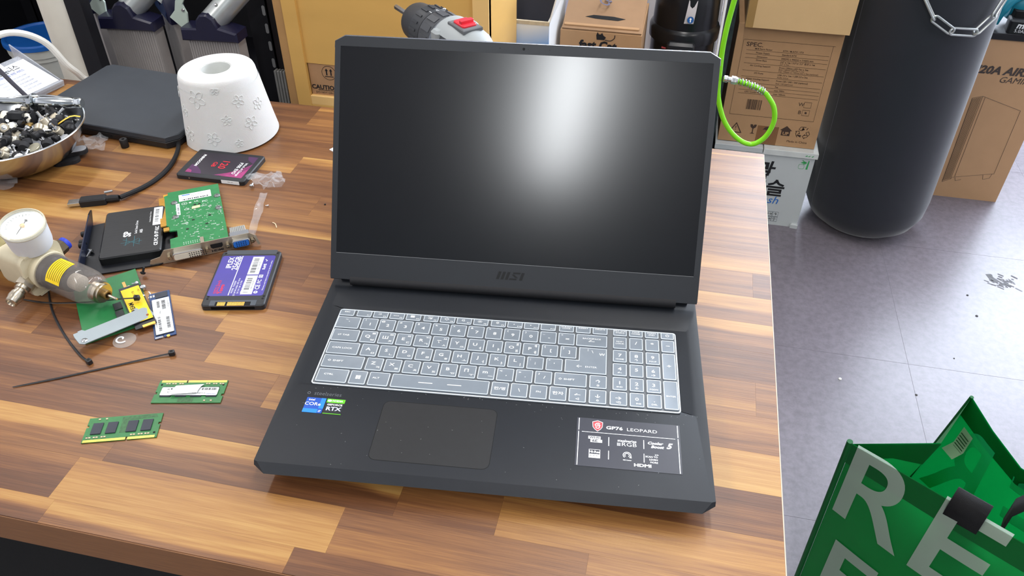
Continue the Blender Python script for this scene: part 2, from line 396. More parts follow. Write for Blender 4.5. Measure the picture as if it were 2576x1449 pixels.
text('Boost', .0042, M_white, lb, (.1515, .0543, lz+.0001), xs=1.1, shear=.3, bold=.04)
text('5', .0085, M_white, lb, (.1618, .0562, lz+.0001), shear=.35, bold=.04)
text('steelseries', .0040, M_white, lb, (.1250, .0583, lz+.0001), bold=.02)
text('RGB', .0058, M_white, lb, (.1268, .0542, lz+.0001), xs=1.25)
for k in range(3): lp(.1163+.0011*k, .0523, .1169+.0011*k, .0558)
lp(.0905, .0577, .1015, .0610); text('WI-FI', .0032, mat('label_film', S(54, 55, 62)), lb, (.0960, .0593, lz+.0001), xs=1.2, bold=.03)
lp(.0925, .0540, .1030, .0573); text('6E', .0036, mat('label_film', S(54, 55, 62)), lb, (.0965, .0556, lz+.0001), xs=1.4, bold=.03)
g = MB(); g.ring(rect(.0915, .0365, .1015, .0460), rect(.0919, .0369, .1011, .0456), lz, lz+.00005); g.build('print', M_white, lb, smooth=0)
lp(.0919, .0369, .1011, .0408)
text('Hi-Res', .0034, M_white, lb, (.0965, .0431, lz+.0001), bold=.03); text('AUDIO', .0024, mat('label_film', S(54, 55, 62)), lb, (.0965, .0389, lz+.0001), xs=1.15)
g = MB()
for q in (.0034, .0020): g.tube([(.1250+q*math.cos(R(a)), .0425+q*math.sin(R(a)), lz+.0001) for a in range(-50, 231, 20)], .00036, 6, flatz=.15)
g.tube([(.1272, .0399, lz+.0001), (.1288, .0396, lz+.0001), (.1285, .0415, lz+.0001)], .0003, 6, flatz=.15)
g.build('logo', M_white, lb)
text('MSI Center', .0016, M_white, lb, (.1252, .0370, lz+.0001), bold=.03)
text('>>', .0030, M_white, lb, (.1510, .0452, lz+.0001), bold=.02)
for i, s_ in enumerate(('SCAN TO', 'LEARN', 'MORE')): text(s_, .0025, M_white, lb, (.1518, .0428-.0030*i, lz+.0001), bold=.02, align='RIGHT')
text('HDMI', .0044, M_white, lb, (.1385, .0325, lz+.0001), xs=1.4, bold=.04)

# display lid
LO, LA = (0, .2435, .0340), (R(59.75), 0, 0)
lidp = [(-.1980, 0), (.1980, 0), (.1985, .002), (.1985, .2515), (.1880, .2572), (-.1880, .2572), (-.1985, .2515), (-.1985, .002)]
MB().prism(lidp, -.0072, -.0008, .0008).build('lid_cover', M_base, lap, LO, LA, smooth=20)
MB().tube([(-.1982, .2450, -.0030), (-.1982, .2512, -.0030), (-.1879, .2571, -.0030), (.1879, .2571, -.0030), (.1982, .2512, -.0030), (.1982, .2450, -.0030)], .0011, 6).build('lid_edge_highlight', mat('lid_highlight_satin', S(150, 154, 164), .25, .7), lap, LO, LA)  # pale strip added as the window-light highlight along the lid's top edge
pan = [(-.192, .0296), (.192, .0296), (.192, .0297), (.192, .2466), (.1919, .2466), (-.1919, .2466), (-.192, .2465), (-.192, .0297)]
MB().ring(inset(lidp, .0006), pan, -.0008, 0).build('screen_bezel', M_lidb, lap, LO, LA, smooth=0)
M_scr = mat('matte_screen', S(9, 11, 15), .195, var=.10, vs=30, spec=.6)
MB().box(-.192, .0296, -.0008, .192, .2466, -.00035).build('screen_panel', M_scr, lap, LO, LA, smooth=0)
MB().box(-.1919, .0292, -.0005, .1919, .0296, .0004).build('screen_gasket', mat('gasket', S(120, 122, 124), .5), lap, LO, LA, smooth=0)
g = MB(); sk = .32
def bar(x0, x1, y0, y1): g.flat([(x0+sk*y0, y0), (x1+sk*y0, y0), (x1+sk*y1, y1), (x0+sk*y1, y1)], 0)
for k in range(3): bar(-.0148+.0048*k, -.0118+.0048*k, -.0042, .0042)
bar(-.0008, .0070, -.0042, -.0024); bar(.0010, .0088, .0024, .0042); g.flat([(.0002, .0018), (.0032, .0018), (.0076, -.0018), (.0046, -.0018)], 0)
bar(.0100, .0132, -.0042, .0042)
g.build('logo', mat('logo_recess', S(8, 8, 10), .6), lap, Vector(LO)+Euler(LA).to_matrix() @ Vector((0, .0166, .0003)), LA, smooth=0)
for nm, u, q in (('webcam', -.0003, .0014), ('microphone_hole', -.0249, .0004), ('microphone_hole', .0262, .0004), ('camera_light', .0042, .0003)):
    MB().prism(circ(q, 12, u, .2518), -.0001, .0002).build(nm, M_dark, lap, LO, LA)
MB().tube([(-.176, .2475, .0315), (.176, .2475, .0315)], .0062, 12).build('hinge_barrel', M_blackm, lap)
MB().box(-.19, .2545, H-.001, .19, .275, H+.0075, .002).build('exhaust_block', M_base, lap)

# ---------------------------------------------------------------- silicone keyboard cover
kc = thing('keyboard_cover', 'translucent grey silicone cover over the laptop keyboard', 'keyboard cover', (0, 0, TT), LR)
M_ktop = mat('silicone_top', S(126, 135, 144), .38, var=.04, vs=90)
M_krim = mat('silicone_edge', S(208, 216, 222), .3, var=.03)
M_ksheet = mat('silicone_sheet', S(104, 108, 112), .4, var=.06)
sh0 = rect(-.1768, .0969, .1750, .2062, .003)
MB().prism(sh0, H-.0011, H-.0004, .0002).build('cover_sheet', M_ksheet, kc)
o = MB().ring(sh0, inset(sh0, .0012), H-.0004, H+.0003).build('cover_rim', M_krim, kc)
KZ = H+.0016
RV = {'F': (.1951, .2045), 'N': (.1760, .1930), 'Q': (.1570, .1738), 'A': (.1380, .1548), 'Z': (.1190, .1360), 'S': (.0995, .1169)}
K = []
def kk(row, u0, u1, *leg): K.append((u0/1000, RV[row][0], u1/1000, RV[row][1], leg))
# legend tuple: (text, x offset, y offset in key units of mm from centre, size mm)
def fkey(u0, lab, sub=''): kk('F', u0, u0+15.8, (sub, -1.0, .6, 3.2), (lab, 4.6, -2.4, 1.9))
kk('F', -176, -160.2, ('ESC', 0, .8, 2.2))
for u0, l, s_ in ((-157.6, 'F1', ''), (-140.1, 'F2', '⊐'), (-122.6, 'F3', '▭'), (-105.1, 'F4', '◙'), (-86.4, 'F5', '✈'), (-68.9, 'F6', '◇'), (-51.4, 'F7', 'G'), (-33.9, 'F8', '⊛'), (-15.4, 'F9', '☼'), (1.9, 'F10', '▴'), (19.2, 'F11', '▾'), (36.5, 'F12', '')): fkey(u0, l, s_)
for u0, a, c_ in ((55.6, 'SCROLL', 'LOCK'), (72.9, 'INSERT', ''), (90.2, 'DELETE', '')): kk('F', u0, u0+15.3, (a, 0, 2.2, 1.9), (c_, 0, 0, 1.9))
for u0, a, c_ in ((111.3, 'PRT SCR', 'SYSRQ'), (127.5, 'PGUP', 'HOME'), (143.5, 'PGDN', 'END')): kk('F', u0, u0+13.9, (a, 0, 2.0, 1.9), (c_, 0, -.6, 1.9))
kk('F', 159.6, 173.0, ('⏻', 0, 0, 3.6))
kk('N', -175.6, -151, ('~', -2, 4.5, 3), ('`', 1, 0, 4))
for i, (a, c_) in enumerate(zip('1234567890-=', '!@#$%^&*()_+')): kk('N', -149.2+18.62*i, -132.4+18.62*i, (a if a != '0' else '0', 1, -.6, 4.4), (c_, -4.6, 5.0, 2.6))
kk('N', 74, 105.3, ('BACKSPACE', 0, 2.4, 2.1), ('←', 0, -1.6, 5))
kk('Q', -174.8, -147.2, ('⇄ TAB', -2, 0, 2.4))
JQ = (('Q', 'ㅂ', 'ㅃ'), ('Ш', 'ㅈ', 'ㅉ'), ('E', 'ㄷ', 'ㄸ'), ('R', 'ㄱ', 'ㄲ'), ('T', 'ㅅ', 'ㅆ'), ('Y', 'ㅛ', ''), ('U', 'ㅕ', ''), ('I', 'ㅑ', ''), ('O', 'ㅐ', 'ㅒ'), ('P', 'ㅔ', 'ㅖ'))
for i, (a, c_, d) in enumerate(JQ): kk('Q', -145.0+18.45*i, -128.4+18.45*i, (a, -1.2, .3, 4.4), (c_, 4.4, -4.6, 3.4), (d, 4.6, 4.6, 3.2))
kk('Q', 40, 56.6, ('[', 1, 0, 4), ('{', -5, 5, 2.6)); kk('Q', 58.8, 75.2, (']', 1, 0, 4), ('}', -5, 5, 2.6))
kk('A', -174.2, -142.2, ('CAPS LOCK', -1, 0, 2.4))
for i, (a, c_) in enumerate(zip('ASDFGHJKL', 'ㅁㄴㅇㄹㅎㅗㅓㅏㅣ')): kk('A', -139.8+18.5*i, -123.2+18.5*i, (a, -1.2, 1, 4.4), (c_, 4.2, -4.4, 3.4))
kk('A', 27, 43.6, (';', 0, 0, 4), (':', -5, 4.5, 3)); kk('A', 45.8, 62.2, ("'", 0, 0, 4), ('"', -5, 4.5, 3))
kk('Z', -173.8, -132.6, ('⇧ SHIFT', -8, .5, 2.6))
for i, (a, c_) in enumerate(zip('ZXCVBПm', 'ㅋㅌㅊㅍㅠㅜㅡ')): kk('Z', -130.0+18.5*i, -113.4+18.5*i, (a, -1.2, 1, 4.4), (c_, 4.2, -4.4, 3.4))
for u0, a, c_ in ((-.6, ',', '<'), (17.9, '.', '>'), (36.5, '/', '?')): kk('Z', u0, u0+16.6, (a, 1, 0, 4), (c_, -4.5, 4.2, 3))
kk('Z', 55.2, 86.6, ('⇧ SHIFT', -4, 0, 2.6)); kk('Z', 89.2, 105.8, ('↑', 0, 0, 4.6), ('☼', 0, -5.2, 2.6))
kk('S', -173.6, -143.2, ('CTRL', -4, 1, 2.4)); kk('S', -141.3, -124.8, ('WIN', 0, 0, 0)); kk('S', -122.8, -102.6, ('ALT', -3, 1, 2.4))
kk('S', -100.4, -5.8, ('—', -14, 0, 8), ('—', 14, 0, 8))
for u0, a, sz in ((-3.6, '한/영', 3.4), (14.9, '\\', 4.4), (33.3, 'FN', 2.4), (51.8, '한자', 3.6)): kk('S', u0, u0+16.4, (a, 0, 0, sz))
for u0, a, c_ in ((70.3, '←', '◁'), (89.3, '↓', '☼'), (108.8, '→', '◁)')): kk('S', u0, u0+16.4, (a, 0, 0, 4.6), (c_, 0, -5.2, 2.6))
NP = ((111.3, 125.0), (127.6, 141.2), (143.7, 157.5))
for row, cells in (('N', (('NUM', 'LOCK'), ('/', ''), ('*', ''))), ('Q', (('7', 'HOME'), ('8', '↑'), ('9', 'PGUP'))), ('A', (('4', '←'), ('5', ''), ('6', '→'))), ('Z', (('1', 'END'), ('2', '↓'), ('3', 'PGDN')))):
    for (u0, u1), (a, c_) in zip(NP, cells):
        if a == 'NUM': kk(row, u0, u1, (a, 0, 1.6, 2), (c_, 0, -1.4, 2))
        else: kk(row, u0, u1, (a, 0, .8, 4.6), (c_, 0, -4.6, 3.4 if len(c_) == 1 else 1.8))
kk('S', 127.6, 141.2, ('0', 0, .4, 4.4), ('INS', 1.5, -5, 2)); kk('S', 143.7, 157.5, ('.', 0, .6, 5), ('DEL', 0, -4.6, 2))
kk('N', 159.7, 172.8, ('−', 0, 0, 4.6))
K.append((.1597, .1380, .1728, .1738, (('+', 0, 0, 5),))); K.append((.1596, .0996, .1732, .1360, (('ENTER', 0, -2, 1.9),)))
for u0, v0, u1, v1, leg in K:
    P = rect(u0, v0, u1, v1, .0012, 2)
    kb = MB().loft([[(x, y, H-.0004) for x, y in P], [(x, y, KZ-.0004) for x, y in P], [(x, y, KZ) for x, y in inset(P, .0003)], [(x, y, KZ-.00012) for x, y in inset(P, .00085)]], False, True, mis=[0, 1, 1, 0]).build('key', [M_ktop, M_krim], kc, smooth=25)
    cx, cy = (u0+u1)/2, (v0+v1)/2
    for s_, dx, dy, sz in leg:
        if not s_: continue
        if s_ == 'WIN':
            g = MB()
            for a in (-1, 1):
                for c_ in (-1, 1): g.flat(rr(.0022, .0022, 0, cx+a*.00125, cy+c_*.00125), KZ+.00003)
            g.build('print', M_white, kb, smooth=0)
        else: text(s_, sz/1000*1.25, M_white, kb, (cx+dx/1000, cy+dy/1000, KZ+.00003), xs=1.3 if s_ not in '⏻☼' else 1, bold=.016)
ent = [(.0644, .1380), (.1053, .1380), (.1053, .1738), (.0776, .1738), (.0776, .1553), (.0644, .1553)]
kb = MB().loft([[(x, y, H-.0004) for x, y in ent], [(x, y, KZ-.0004) for x, y in ent], [(x, y, KZ) for x, y in inset(ent, .0003)], [(x, y, KZ-.00012) for x, y in inset(ent, .00085)]], False, True, mis=[0, 1, 1, 0]).build('key', [M_ktop, M_krim], kc, smooth=25)
for s_, x, y, sz in (('←', .0785, .1465, .005), ('ENTER', .0900, .1463, .0026), ('\\', .0910, .1680, .0045), ('|', .0865, .1705, .003), ('₩', .1005, .1650, .004)): text(s_, sz*1.2, M_white, kb, (x, y, KZ+.00003), xs=1.25)
# ---------------------------------------------------------------- things on the table
def bez(P, n=8):
    P = [Vector(p) for p in P]; Q = []
    for i in range(len(P)-1):
        a, b_, c_, d = P[max(i-1, 0)], P[i], P[i+1], P[min(i+2, len(P)-1)]
        for k in range(n):
            t = k/n; Q.append(.5*((2*b_)+(c_-a)*t+(2*a-5*b_+4*c_-d)*t*t+(3*b_-a-3*c_+d)*t**3))
    Q.append(P[-1]); return Q

# toilet roll, slightly telescoped so it widens towards the table
RC = (-.517, .556)
rl = thing('toilet_paper_roll', 'white embossed toilet paper roll standing behind the small drive', 'toilet paper', (RC[0], RC[1], TT))
M_tp = mat('tissue_paper', S(216, 216, 214), .95, var=.012, bump=.25, bs=900, sss=.1)
def tpr(z): return .0672-.0142*min(1, max(0, z/.1))**.9
prof = [(.0215, .007), (tpr(0)-.004, .007), (tpr(.010), .011)]+[(tpr(z), z) for z in (.02, .04, .06, .08, .094)]+[(.0522, .0985), (.0505, .1)]
rb = MB(); rb.M = RT = Matrix.Translation((0, 0, .0018)) @ Matrix.Rotation(R(-1.5), 4, 'Y')
rb.lathe(prof+[(.0215, .1), (.0215, .007)], 56, False, False).build('paper', M_tp, rl)
cr_ = MB(); cr_.M = RT; cr_.lathe([(.0212, .002), (.0212, .0995), (.0203, .0995), (.0203, .002), (.0212, .002)], 32, False, False).build('cardboard_core', mat('core_card', S(214, 216, 212), .9), rl)
fp = MB(); ring0 = []; rows_ = []
for z in (.0, .02, .045, .07, .085):
    rows_.append([RT @ Vector(((tpr(z)+.0007)*math.cos(R(a)), (tpr(z)+.0007)*math.sin(R(a)), z-(.0004 if z == 0 else 0))) for a in range(-134, 60, 6)])
fp.loft(rows_, False, False, closed=False).build('loose_sheet', M_tp, rl)
em = MB()
def surf(a, z): r_ = tpr(z)+.0009; return RT @ Vector((r_*math.cos(a), r_*math.sin(a), z))
for a0, z0, sc in ((-95, .078, 1.35), (-38, .070, .9), (-82, .022, 1.0), (-60, .047, .75), (-125, .055, .85), (-30, .035, 1.0), (-120, .022, 1.1), (-66, .090, .6), (-10, .055, .9), (-148, .075, .8), (-52, .012, .6)):
    for p in range(5):
        th = R(72*p+a0); P = []
        for k in range(11):
            t = k/10*2*math.pi; rr_ = .0052*sc*(1-math.cos(t))/2*1.9; w_ = .0030*sc*math.sin(t)
            dx = rr_*math.cos(th)-w_*math.sin(th); dz = rr_*math.sin(th)+w_*math.cos(th)
            z = min(.093, max(.003, z0+dz)); P.append(surf(R(a0)+dx/tpr(z), z))
        em.tube(P[1:-1], .00048, 5)
em.build('embossed_pattern', M_tp, rl)

# closed black notebook
nb = thing('closed_notebook', 'small closed matte black notebook computer behind the bowl of screws', 'notebook computer', (-.572, .487, TT), R(-5.3))
ch = [(-.012, 0), (0, .016), (0, .178), (-.008, .186), (-.245, .186), (-.253, .178), (-.253, .010), (-.243, 0)]
MB().prism(ch, .002, .011, .001).build('base', M_black, nb)
MB().prism(ch, .0118, .0195, .0012).build('lid', mat('notebook_lid', S(54, 59, 66), .5, var=.06, bump=.05, bs=2000), nb)
MB().prism(inset(ch, .002), .0105, .012).build('gap_line', M_dark, nb)
for x in (-.22, -.03):
    for y in (.02, .165): MB().prism(circ(.006, 12, x, y), 0, .003).build('foot', M_blackm, nb)
MB().box(-.13, -.0004, .004, -.105, .002, .008).build('port', M_dark, nb); MB().box(-.085, -.0004, .005, -.073, .002, .008).build('port', M_dark, nb)
# its cable with a USB plug
cb = thing('usb_cable', 'black cable with a metal USB plug snaking in front of the notebook', 'cable', (0, 0, TT))
MB().tube(bez([(-.582, .512, .006), (-.570, .495, .0045), (-.560, .470, .0034), (-.553, .440, .0034), (-.553, .410, .0034), (-.560, .384, .0034), (-.5735, .3545, .005)]), .0031, 8).build('cord', M_blackm, cb)
a = math.atan2(.019, .042); D = Vector((math.cos(a), math.sin(a), 0))
pb = Vector((-.631, .328, 0)); Mx = Matrix.Translation(pb) @ Matrix.Rotation(a, 4, 'Z')
g = MB(); g.M = Mx; g.box(0, -.0055, .0025, .016, .0055, .0068, .0004); g.build('usb_plug', M_steel, cb)
g = MB(); g.M = Mx; g.prism(rect(.0145, -.0070, .0470, .0070, .002), .0005, .0095, .0015); g.build('plug_body', M_blackm, cb)
g = MB(); g.M = Mx; g.tube([(.046, 0, .005), (.054, 0, .005), (.062, 0, .005)], [.0045, .005, .0042], 10); g.build('strain_relief', M_blackm, cb)

# ---- screws and other small hardware (one mesh each, two materials)
M_sblk = mat('screw_black', S(28, 28, 31), .45, .2, var=.1); M_snyl = mat('nylon_white', S(222, 218, 204), .5); M_sbras = mat('brass', S(206, 168, 98), .3, .9)
M_sblu = mat('screw_blue', S(40, 66, 120), .4, .4)
def hw(kind):
    b = MB()
    if kind == 'thumb':     # black thumbscrew with a steel shank
        b.lathe([(.0045, 0), (.0055, .001), (.0055, .006), (.0046, .007)], 12); b.mi = 1; b.lathe([(.0016, .007), (.0016, .015), (.001, .0158)], 8); return b, [M_sblk, M_steel]
    if kind == 'thumb_s':   # nickel thumbscrew
        b.lathe([(.004, 0), (.0048, .0006), (.0048, .007), (.0042, .0078)], 14); b.mi = 1; b.lathe([(.0028, .0078), (.0028, .0102), (.0017, .0102), (.0017, .0165)], 8); return b, [mat('knurled_nickel', S(186, 176, 156), .4, .8, var=.2, vs=900), M_steel]
    if kind == 'pan':       # small steel pan-head screw
        b.lathe([(.0005, .0026), (.002, .0022), (.003, .0012), (.003, 0), (.0014, 0), (.0014, -.006), (.0006, -.007)][::-1], 10); return b, [M_steel]
    if kind == 'foot':      # black rubber foot with a hole
        b.lathe([(.002, .0066), (.002, .003), (.0015, .003)][::-1], 12, True, False); b.lathe([(.005, 0), (.0055, .002), (.0055, .0055), (.0045, .0066), (.002, .0066)], 14, True, False); return b, [mat('black_rubber', S(38, 38, 41), .8)]
    if kind == 'nylon':     # white nylon spacer
        b.lathe([(.0022, .011), (.0022, .001), (.0045, 0), (.0048, .001), (.0048, .010), (.0044, .011), (.0022, .011)], 14, False, False); return b, [M_snyl]
    if kind == 'standoff':
        b.lathe([(.003, 0), (.003, .007)], 6); b.mi = 1; b.lathe([(.0014, .007), (.0014, .012)], 8); return b, [M_sbras, M_sbras]
    if kind == 'brass':
        b.lathe([(.0015, -.006), (.0015, 0), (.0045, .0005), (.004, .0022), (.0012, .0026)], 12); return b, [M_sbras]
    if kind == 'coin':
        b.lathe([(.0085, 0), (.009, .0005), (.009, .003), (.0084, .0036), (.0075, .0034), (.007, .0034)], 24); return b, [mat('coin_metal', S(176, 172, 150), .35, .7)]
    if kind == 'block':
        b.prism(rr(.017, .022, .001), 0, .008, .0006); b.mi = 1; b.flat(circ(.0027, 14), .0081); return b, [M_black, M_dark]
    if kind == 'strap':
        b.tube([(x, .002*math.sin(x*200), .012*(1-(x/.016)**2)*.4) for x in (-.016, -.01, -.004, .004, .01, .016)], .0022, 6, flatz=.3); return b, [mat('yellow_strap', S(232, 190, 70), .5)]
    if kind == 'dome':
        b.lathe([(.006, 0), (.0058, .0015), (.0044, .0035), (.002, .0045), (.0004, .0047)], 14); return b, [mat('white_dome', S(236, 236, 232), .5)]
    if kind == 'bracket':
        b.prism(rr(.006, .026, .002), 0, .0016); return b, [M_sblk]
HWM = {}
HWN = {'thumb': ('thumbscrew', 'black thumbscrew lying in the steel bowl', 'screw', 'black thumbscrews in the bowl'),
 'thumb_s': ('thumbscrew', 'nickel knurled thumbscrew lying in the steel bowl', 'screw', 'nickel thumbscrews in the bowl'),
 'pan': ('pan_head_screw', 'tiny silver pan-head screw lying in the steel bowl', 'screw', 'small silver screws in the bowl'),
 'foot': ('rubber_foot_pad', 'round black rubber foot lying in the steel bowl', 'rubber foot', 'rubber feet in the bowl'),
 'nylon': ('nylon_spacer', 'white nylon spacer lying in the steel bowl', 'spacer', 'nylon spacers in the bowl'),
 'standoff': ('brass_standoff', 'brass hexagonal standoff lying in the steel bowl', 'standoff', 'standoffs in the bowl'),
 'brass': ('brass_screw', 'brass cross-head screw lying in the steel bowl', 'screw', 'brass screws in the bowl'),
 'coin': ('coin_cell', 'round coin cell at the near rim of the steel bowl', 'battery', None),
 'block': ('plastic_block', 'dark square plastic block with a round hole in the bowl', 'block', None),
 'strap': ('yellow_strip', 'bent yellow plastic strip lying in the steel bowl', 'strip', None),
 'dome': ('white_dome_foot', 'white domed foot at the near rim of the steel bowl', 'rubber foot', None),
 'bracket': ('small_bar', 'short flat black bar lying among the screws in the bowl', 'bar', 'black bars in the bowl')}
def put_hw(kind, loc, rot, label=None, cat=None, name=None, mats=None, scale=1):
    if kind not in HWM:
        b, ms = hw(kind); HWM[kind] = b.build('hardware', ms, mesh_only=True)
    n = HWN[kind]
    o = link(name or n[0], HWM[kind], None, loc, rot); o.scale = (scale,)*3
    tag(o, label or n[1], cat or n[2], None if label else n[3])
    return o

# steel bowl
BC = Vector((-.762, .413, TT)); BRd = .095
bw = thing('steel_bowl', 'stainless steel bowl heaped with loose screws and feet', 'bowl', BC)
pr = [(.030, .0005), (.052, .004), (.074, .018), (.088, .038), (.0945, .055), (.0955, .0555), (.0960, .0545)]
pi = [(.0938, .0545), (.0866, .038), (.0725, .0192), (.051, .0055), (.030, .0022)]
MB().lathe(pr+pi, 64).build('shell', mat('polished_steel', S(186, 188, 190), .16, 1, var=.03), bw)
MB().tube([(.0955*math.cos(2*math.pi*k/64), .0955*math.sin(2*math.pi*k/64), .0553) for k in range(64)], .0013, 6, closed=True).build('rim', M_steel, bw)
rs = random.Random(11); placed = []
kinds = ['thumb']*10+['pan']*13+['foot']*8+['thumb_s']*5+['nylon']*2+['standoff']*1+['brass']*1+['bracket']*3
for k in range(150):
    for tries in range(30):
        q = .075*math.sqrt(rs.random()); a = rs.uniform(0, 2*math.pi); x, y = q*math.cos(a), q*math.sin(a)
        if all((x-px)**2+(y-py)**2 > .0068**2 for px, py in placed): break
    placed.append((x, y))
    z = .047-.006*(q/.08)**2+rs.uniform(-.002, .003)+(.004 if k % 3 == 0 else 0)
    kd = rs.choice(kinds)
    put_hw(kd, BC+Vector((x, y, z)), (rs.uniform(-1.7, 1.7), rs.uniform(-1.7, 1.7), rs.uniform(0, 6.28)), scale=rs.uniform(1.0, 1.4))
put_hw('block', BC+Vector((-.012, .030, .052)), (R(-18), R(10), R(25)), scale=1.1)
put_hw('coin', BC+Vector((.058, -.030, .045)), (R(14), R(-10), 0))
put_hw('dome', BC+Vector((.050, -.052, .044)), (R(12), R(-6), 0))
put_hw('strap', BC+Vector((.060, .042, .050)), (R(8), R(-10), R(38)))
# the chrome spindle laid across the rim
sp = thing('chrome_spindle', 'chrome spindle with a fat handle resting on the rim of the bowl', 'tool', (0, 0, TT))
d = (Vector((-.698, .487, 0))-Vector((-.812, .470, 0))).normalized(); base = Vector((-.860, .4615, .062))
Mx = Matrix.Translation(base) @ d.to_track_quat('Z', 'Y').to_matrix().to_4x4()
for nm, pf in (('rod', [(.0042, 0), (.0042, .094)]), ('collar', [(.0075, .086), (.0075, .093)]), ('washer', [(.0115, .0935), (.0115, .0955)]), ('handle', [(.0062, .096), (.0072, .099), (.0078, .105), (.0078, .150), (.0070, .153), (.0068, .157), (.0074, .158), (.0074, .163), (.0060, .1645)])):
    g = MB(); g.M = Mx; g.lathe(pf, 6 if nm == 'collar' else 20); g.build(nm, mat('chrome', S(206, 212, 214), .12, 1), sp)
# items beside the bowl
def film(name, label, P, nx, ny, amp, seed, mt, base=.0, cat='plastic film'):
    o_ = thing(name, label, cat, (0, 0, TT)); g = MB(); a, b_, c_, d_ = [Vector(p) for p in P]; rows = []
    for j in range(ny+1):
        v = j/ny; row = []
        for i in range(nx+1):
            u = i/nx; p = (a*(1-u)+b_*u)*(1-v)+(d_*(1-u)+c_*u)*v
            h = abs(mnoise.noise(Vector((u*3.1+seed, v*3.7, seed*1.7))))*amp+abs(mnoise.noise(Vector((u*8+seed, v*9, 3))))*amp*.5
            sh_ = Vector((mnoise.noise(Vector((u*4, v*4, seed+9))), mnoise.noise(Vector((u*4, v*4, seed+5))), 0))*amp*.5
            q = p+sh_; row.append((q.x, q.y, base+p.z+h))
        rows.append(row)
    g.loft(rows, False, False, closed=False).build('crumpled_sheet', mt, o_, smooth=25); return o_
M_film = film_mat('clear_film', S(236, 240, 244), .80, .05)
film('clear_wrapper', 'crumpled clear plastic wrapper between the bowl and the notebook', [(-.728, .478, 0), (-.700, .455, 0), (-.668, .462, 0), (-.690, .508, 0)], 12, 8, .016, 2, M_film, .001)
M_felt = mat('felt_black', S(34, 34, 37), .95, var=.2, vs=500, bump=.3, bs=1500)
pd = thing('foam_pad', 'oval black foam pad with a pale grey peel-off face', 'foam pad', (-.700, .441, TT+.006), (0, R(2), R(40)))
MB().prism(rr(.036, .018, .009, seg=5), 0, .006, .001).build('pad', M_felt, pd)
MB().prism(rr(.034, .0165, .008, seg=5), .006, .0064).build('backing_paper', mat('backing_grey', S(166, 168, 174), .6), pd)
pd = tag(MB().prism(rr(.036, .018, .009, seg=5), 0, .006, .001).build('foam_pad', M_felt, None, (-.703, .425, TT), R(36)), 'plain oval black foam pad lying flat on the tabletop', 'foam pad')
cs = MB(); cs.lathe([(.0022, .013), (.0022, .001), (.0052, 0), (.0056, .001), (.0056, .012), (.0050, .013), (.0022, .013)], 18, False, False)
tag(cs.build('rubber_spacer', mat('spacer_black', S(26, 25, 26), .6), None, (-.648, .482, TT)), 'small upright black tube spacer standing alone on the tabletop', 'spacer')
film('dusty_bag', 'dusty clear bag lying flat under the near side of the bowl', [(-.80, .330, 0), (-.73, .342, 0), (-.735, .370, 0), (-.80, .365, 0)], 8, 6, .006, 5, M_film, .001)

# ---- 2.5 inch drives
def drive_body(root, w, l, h, mt, bev=.0012):
    return MB().prism(rr(w, l, .004), 0, h, bev).build('case', mt, root)
M_ssd = mat('drive_case', S(34, 36, 40), .45, var=.05, bump=.04, bs=2500)
d1 = thing('solid_state_drive', 'dark 2.5 inch drive with purple label and gold connector', 'drive', (-.338, .233, TT), R(13.42))
drive_body(d1, .06985, .100, .007, M_ssd)
z = .00705
MB().prism(rect(-.0325, -.0335, .0300, .0405, .003), .0069, z).build('label_sticker', mat('purple_label', S(62, 52, 142), .35, var=.12, vs=40), d1)
MB().prism(rr(.060, .008, .0008, 0, .0475), .0069, z).build('end_plate', mat('drive_grey', S(62, 66, 72), .45), d1)
for x, y in ((-.030, .045), (.031, .045), (-.030, -.0385), (.031, -.0385), (-.030, -.0345), (.0315, -.0345)):
    MB().prism(circ(.0014, 10, x, y), .0069, z+.0001).build('screw_hole', M_dark, d1)
MB().box(-.0092, -.0325, z, -.0083, .0398, z+.0001).build('print', M_white, d1)
for k, (s_, sz, x, y) in enumerate((('IPLEX', .0085, -.0205, .027), ('256GB', .0092, -.0128, .026))): text(s_, sz, M_white, d1, (x, y, z+.0001), R(90), bold=.02)
M_redp = mat('red_print', S(214, 40, 54), .45)
text('SSD2.5inch', .0062, M_redp, d1, (-.0240, -.0175, z+.0001), R(90), xs=.85); text('Tongo', .0062, M_redp, d1, (-.0190, -.0215, z+.0001), R(90), bold=.03)
for k, s_ in enumerate(('MODEL  TG25SSD', '2.5 SATA3 6Gb/s SSD drive', 'DC 5V 1.0A  0~70C', 'Made for desktop')): text(s_, .0028, M_white, d1, (-.0060+.0034*k, -.0180, z+.0001), R(90))
for y0 in (.0045, -.0310):
    p = MB().box(.0040, y0, z, .0170, y0+.0335, z+.0001).build('print', M_paper, d1)
    barcode(.0062, y0+.003, .0122, y0+.0305, z+.00015, M_ink, p, int(y0*9000)+40, vertical=True); text('0A0123456789', .0024, M_ink, p, (.0142, y0+.0165, z+.00018), R(90))
for k, (s_, sz, y) in enumerate((('©', .0062, -.0275), ('CE', .0072, -.0185), ('FC', .0060, -.0085), ('⌧', .0060, .0010), ('RoHS', .0046, .0190), ('✓', .0060, .0310))): text(s_, sz, M_white, d1, (.0210, y, z+.0001), R(90), bold=.02)
text('Warranty void if label is removed from the drive surface', .0024, M_white, d1, (.0275, .003, z+.0001), R(90))
cn = MB().box(-.0240, -.0500, .0012, .0240, -.0430, .00715).build('connector', M_dark, d1)
MB().ring(rect(-.0255, -.0503, .0255, -.0415), rect(-.0195, -.0504, .0195, -.0440), .0055, .0073).build('connector_shroud', mat('shroud', S(70, 76, 84), .5), d1, smooth=0)
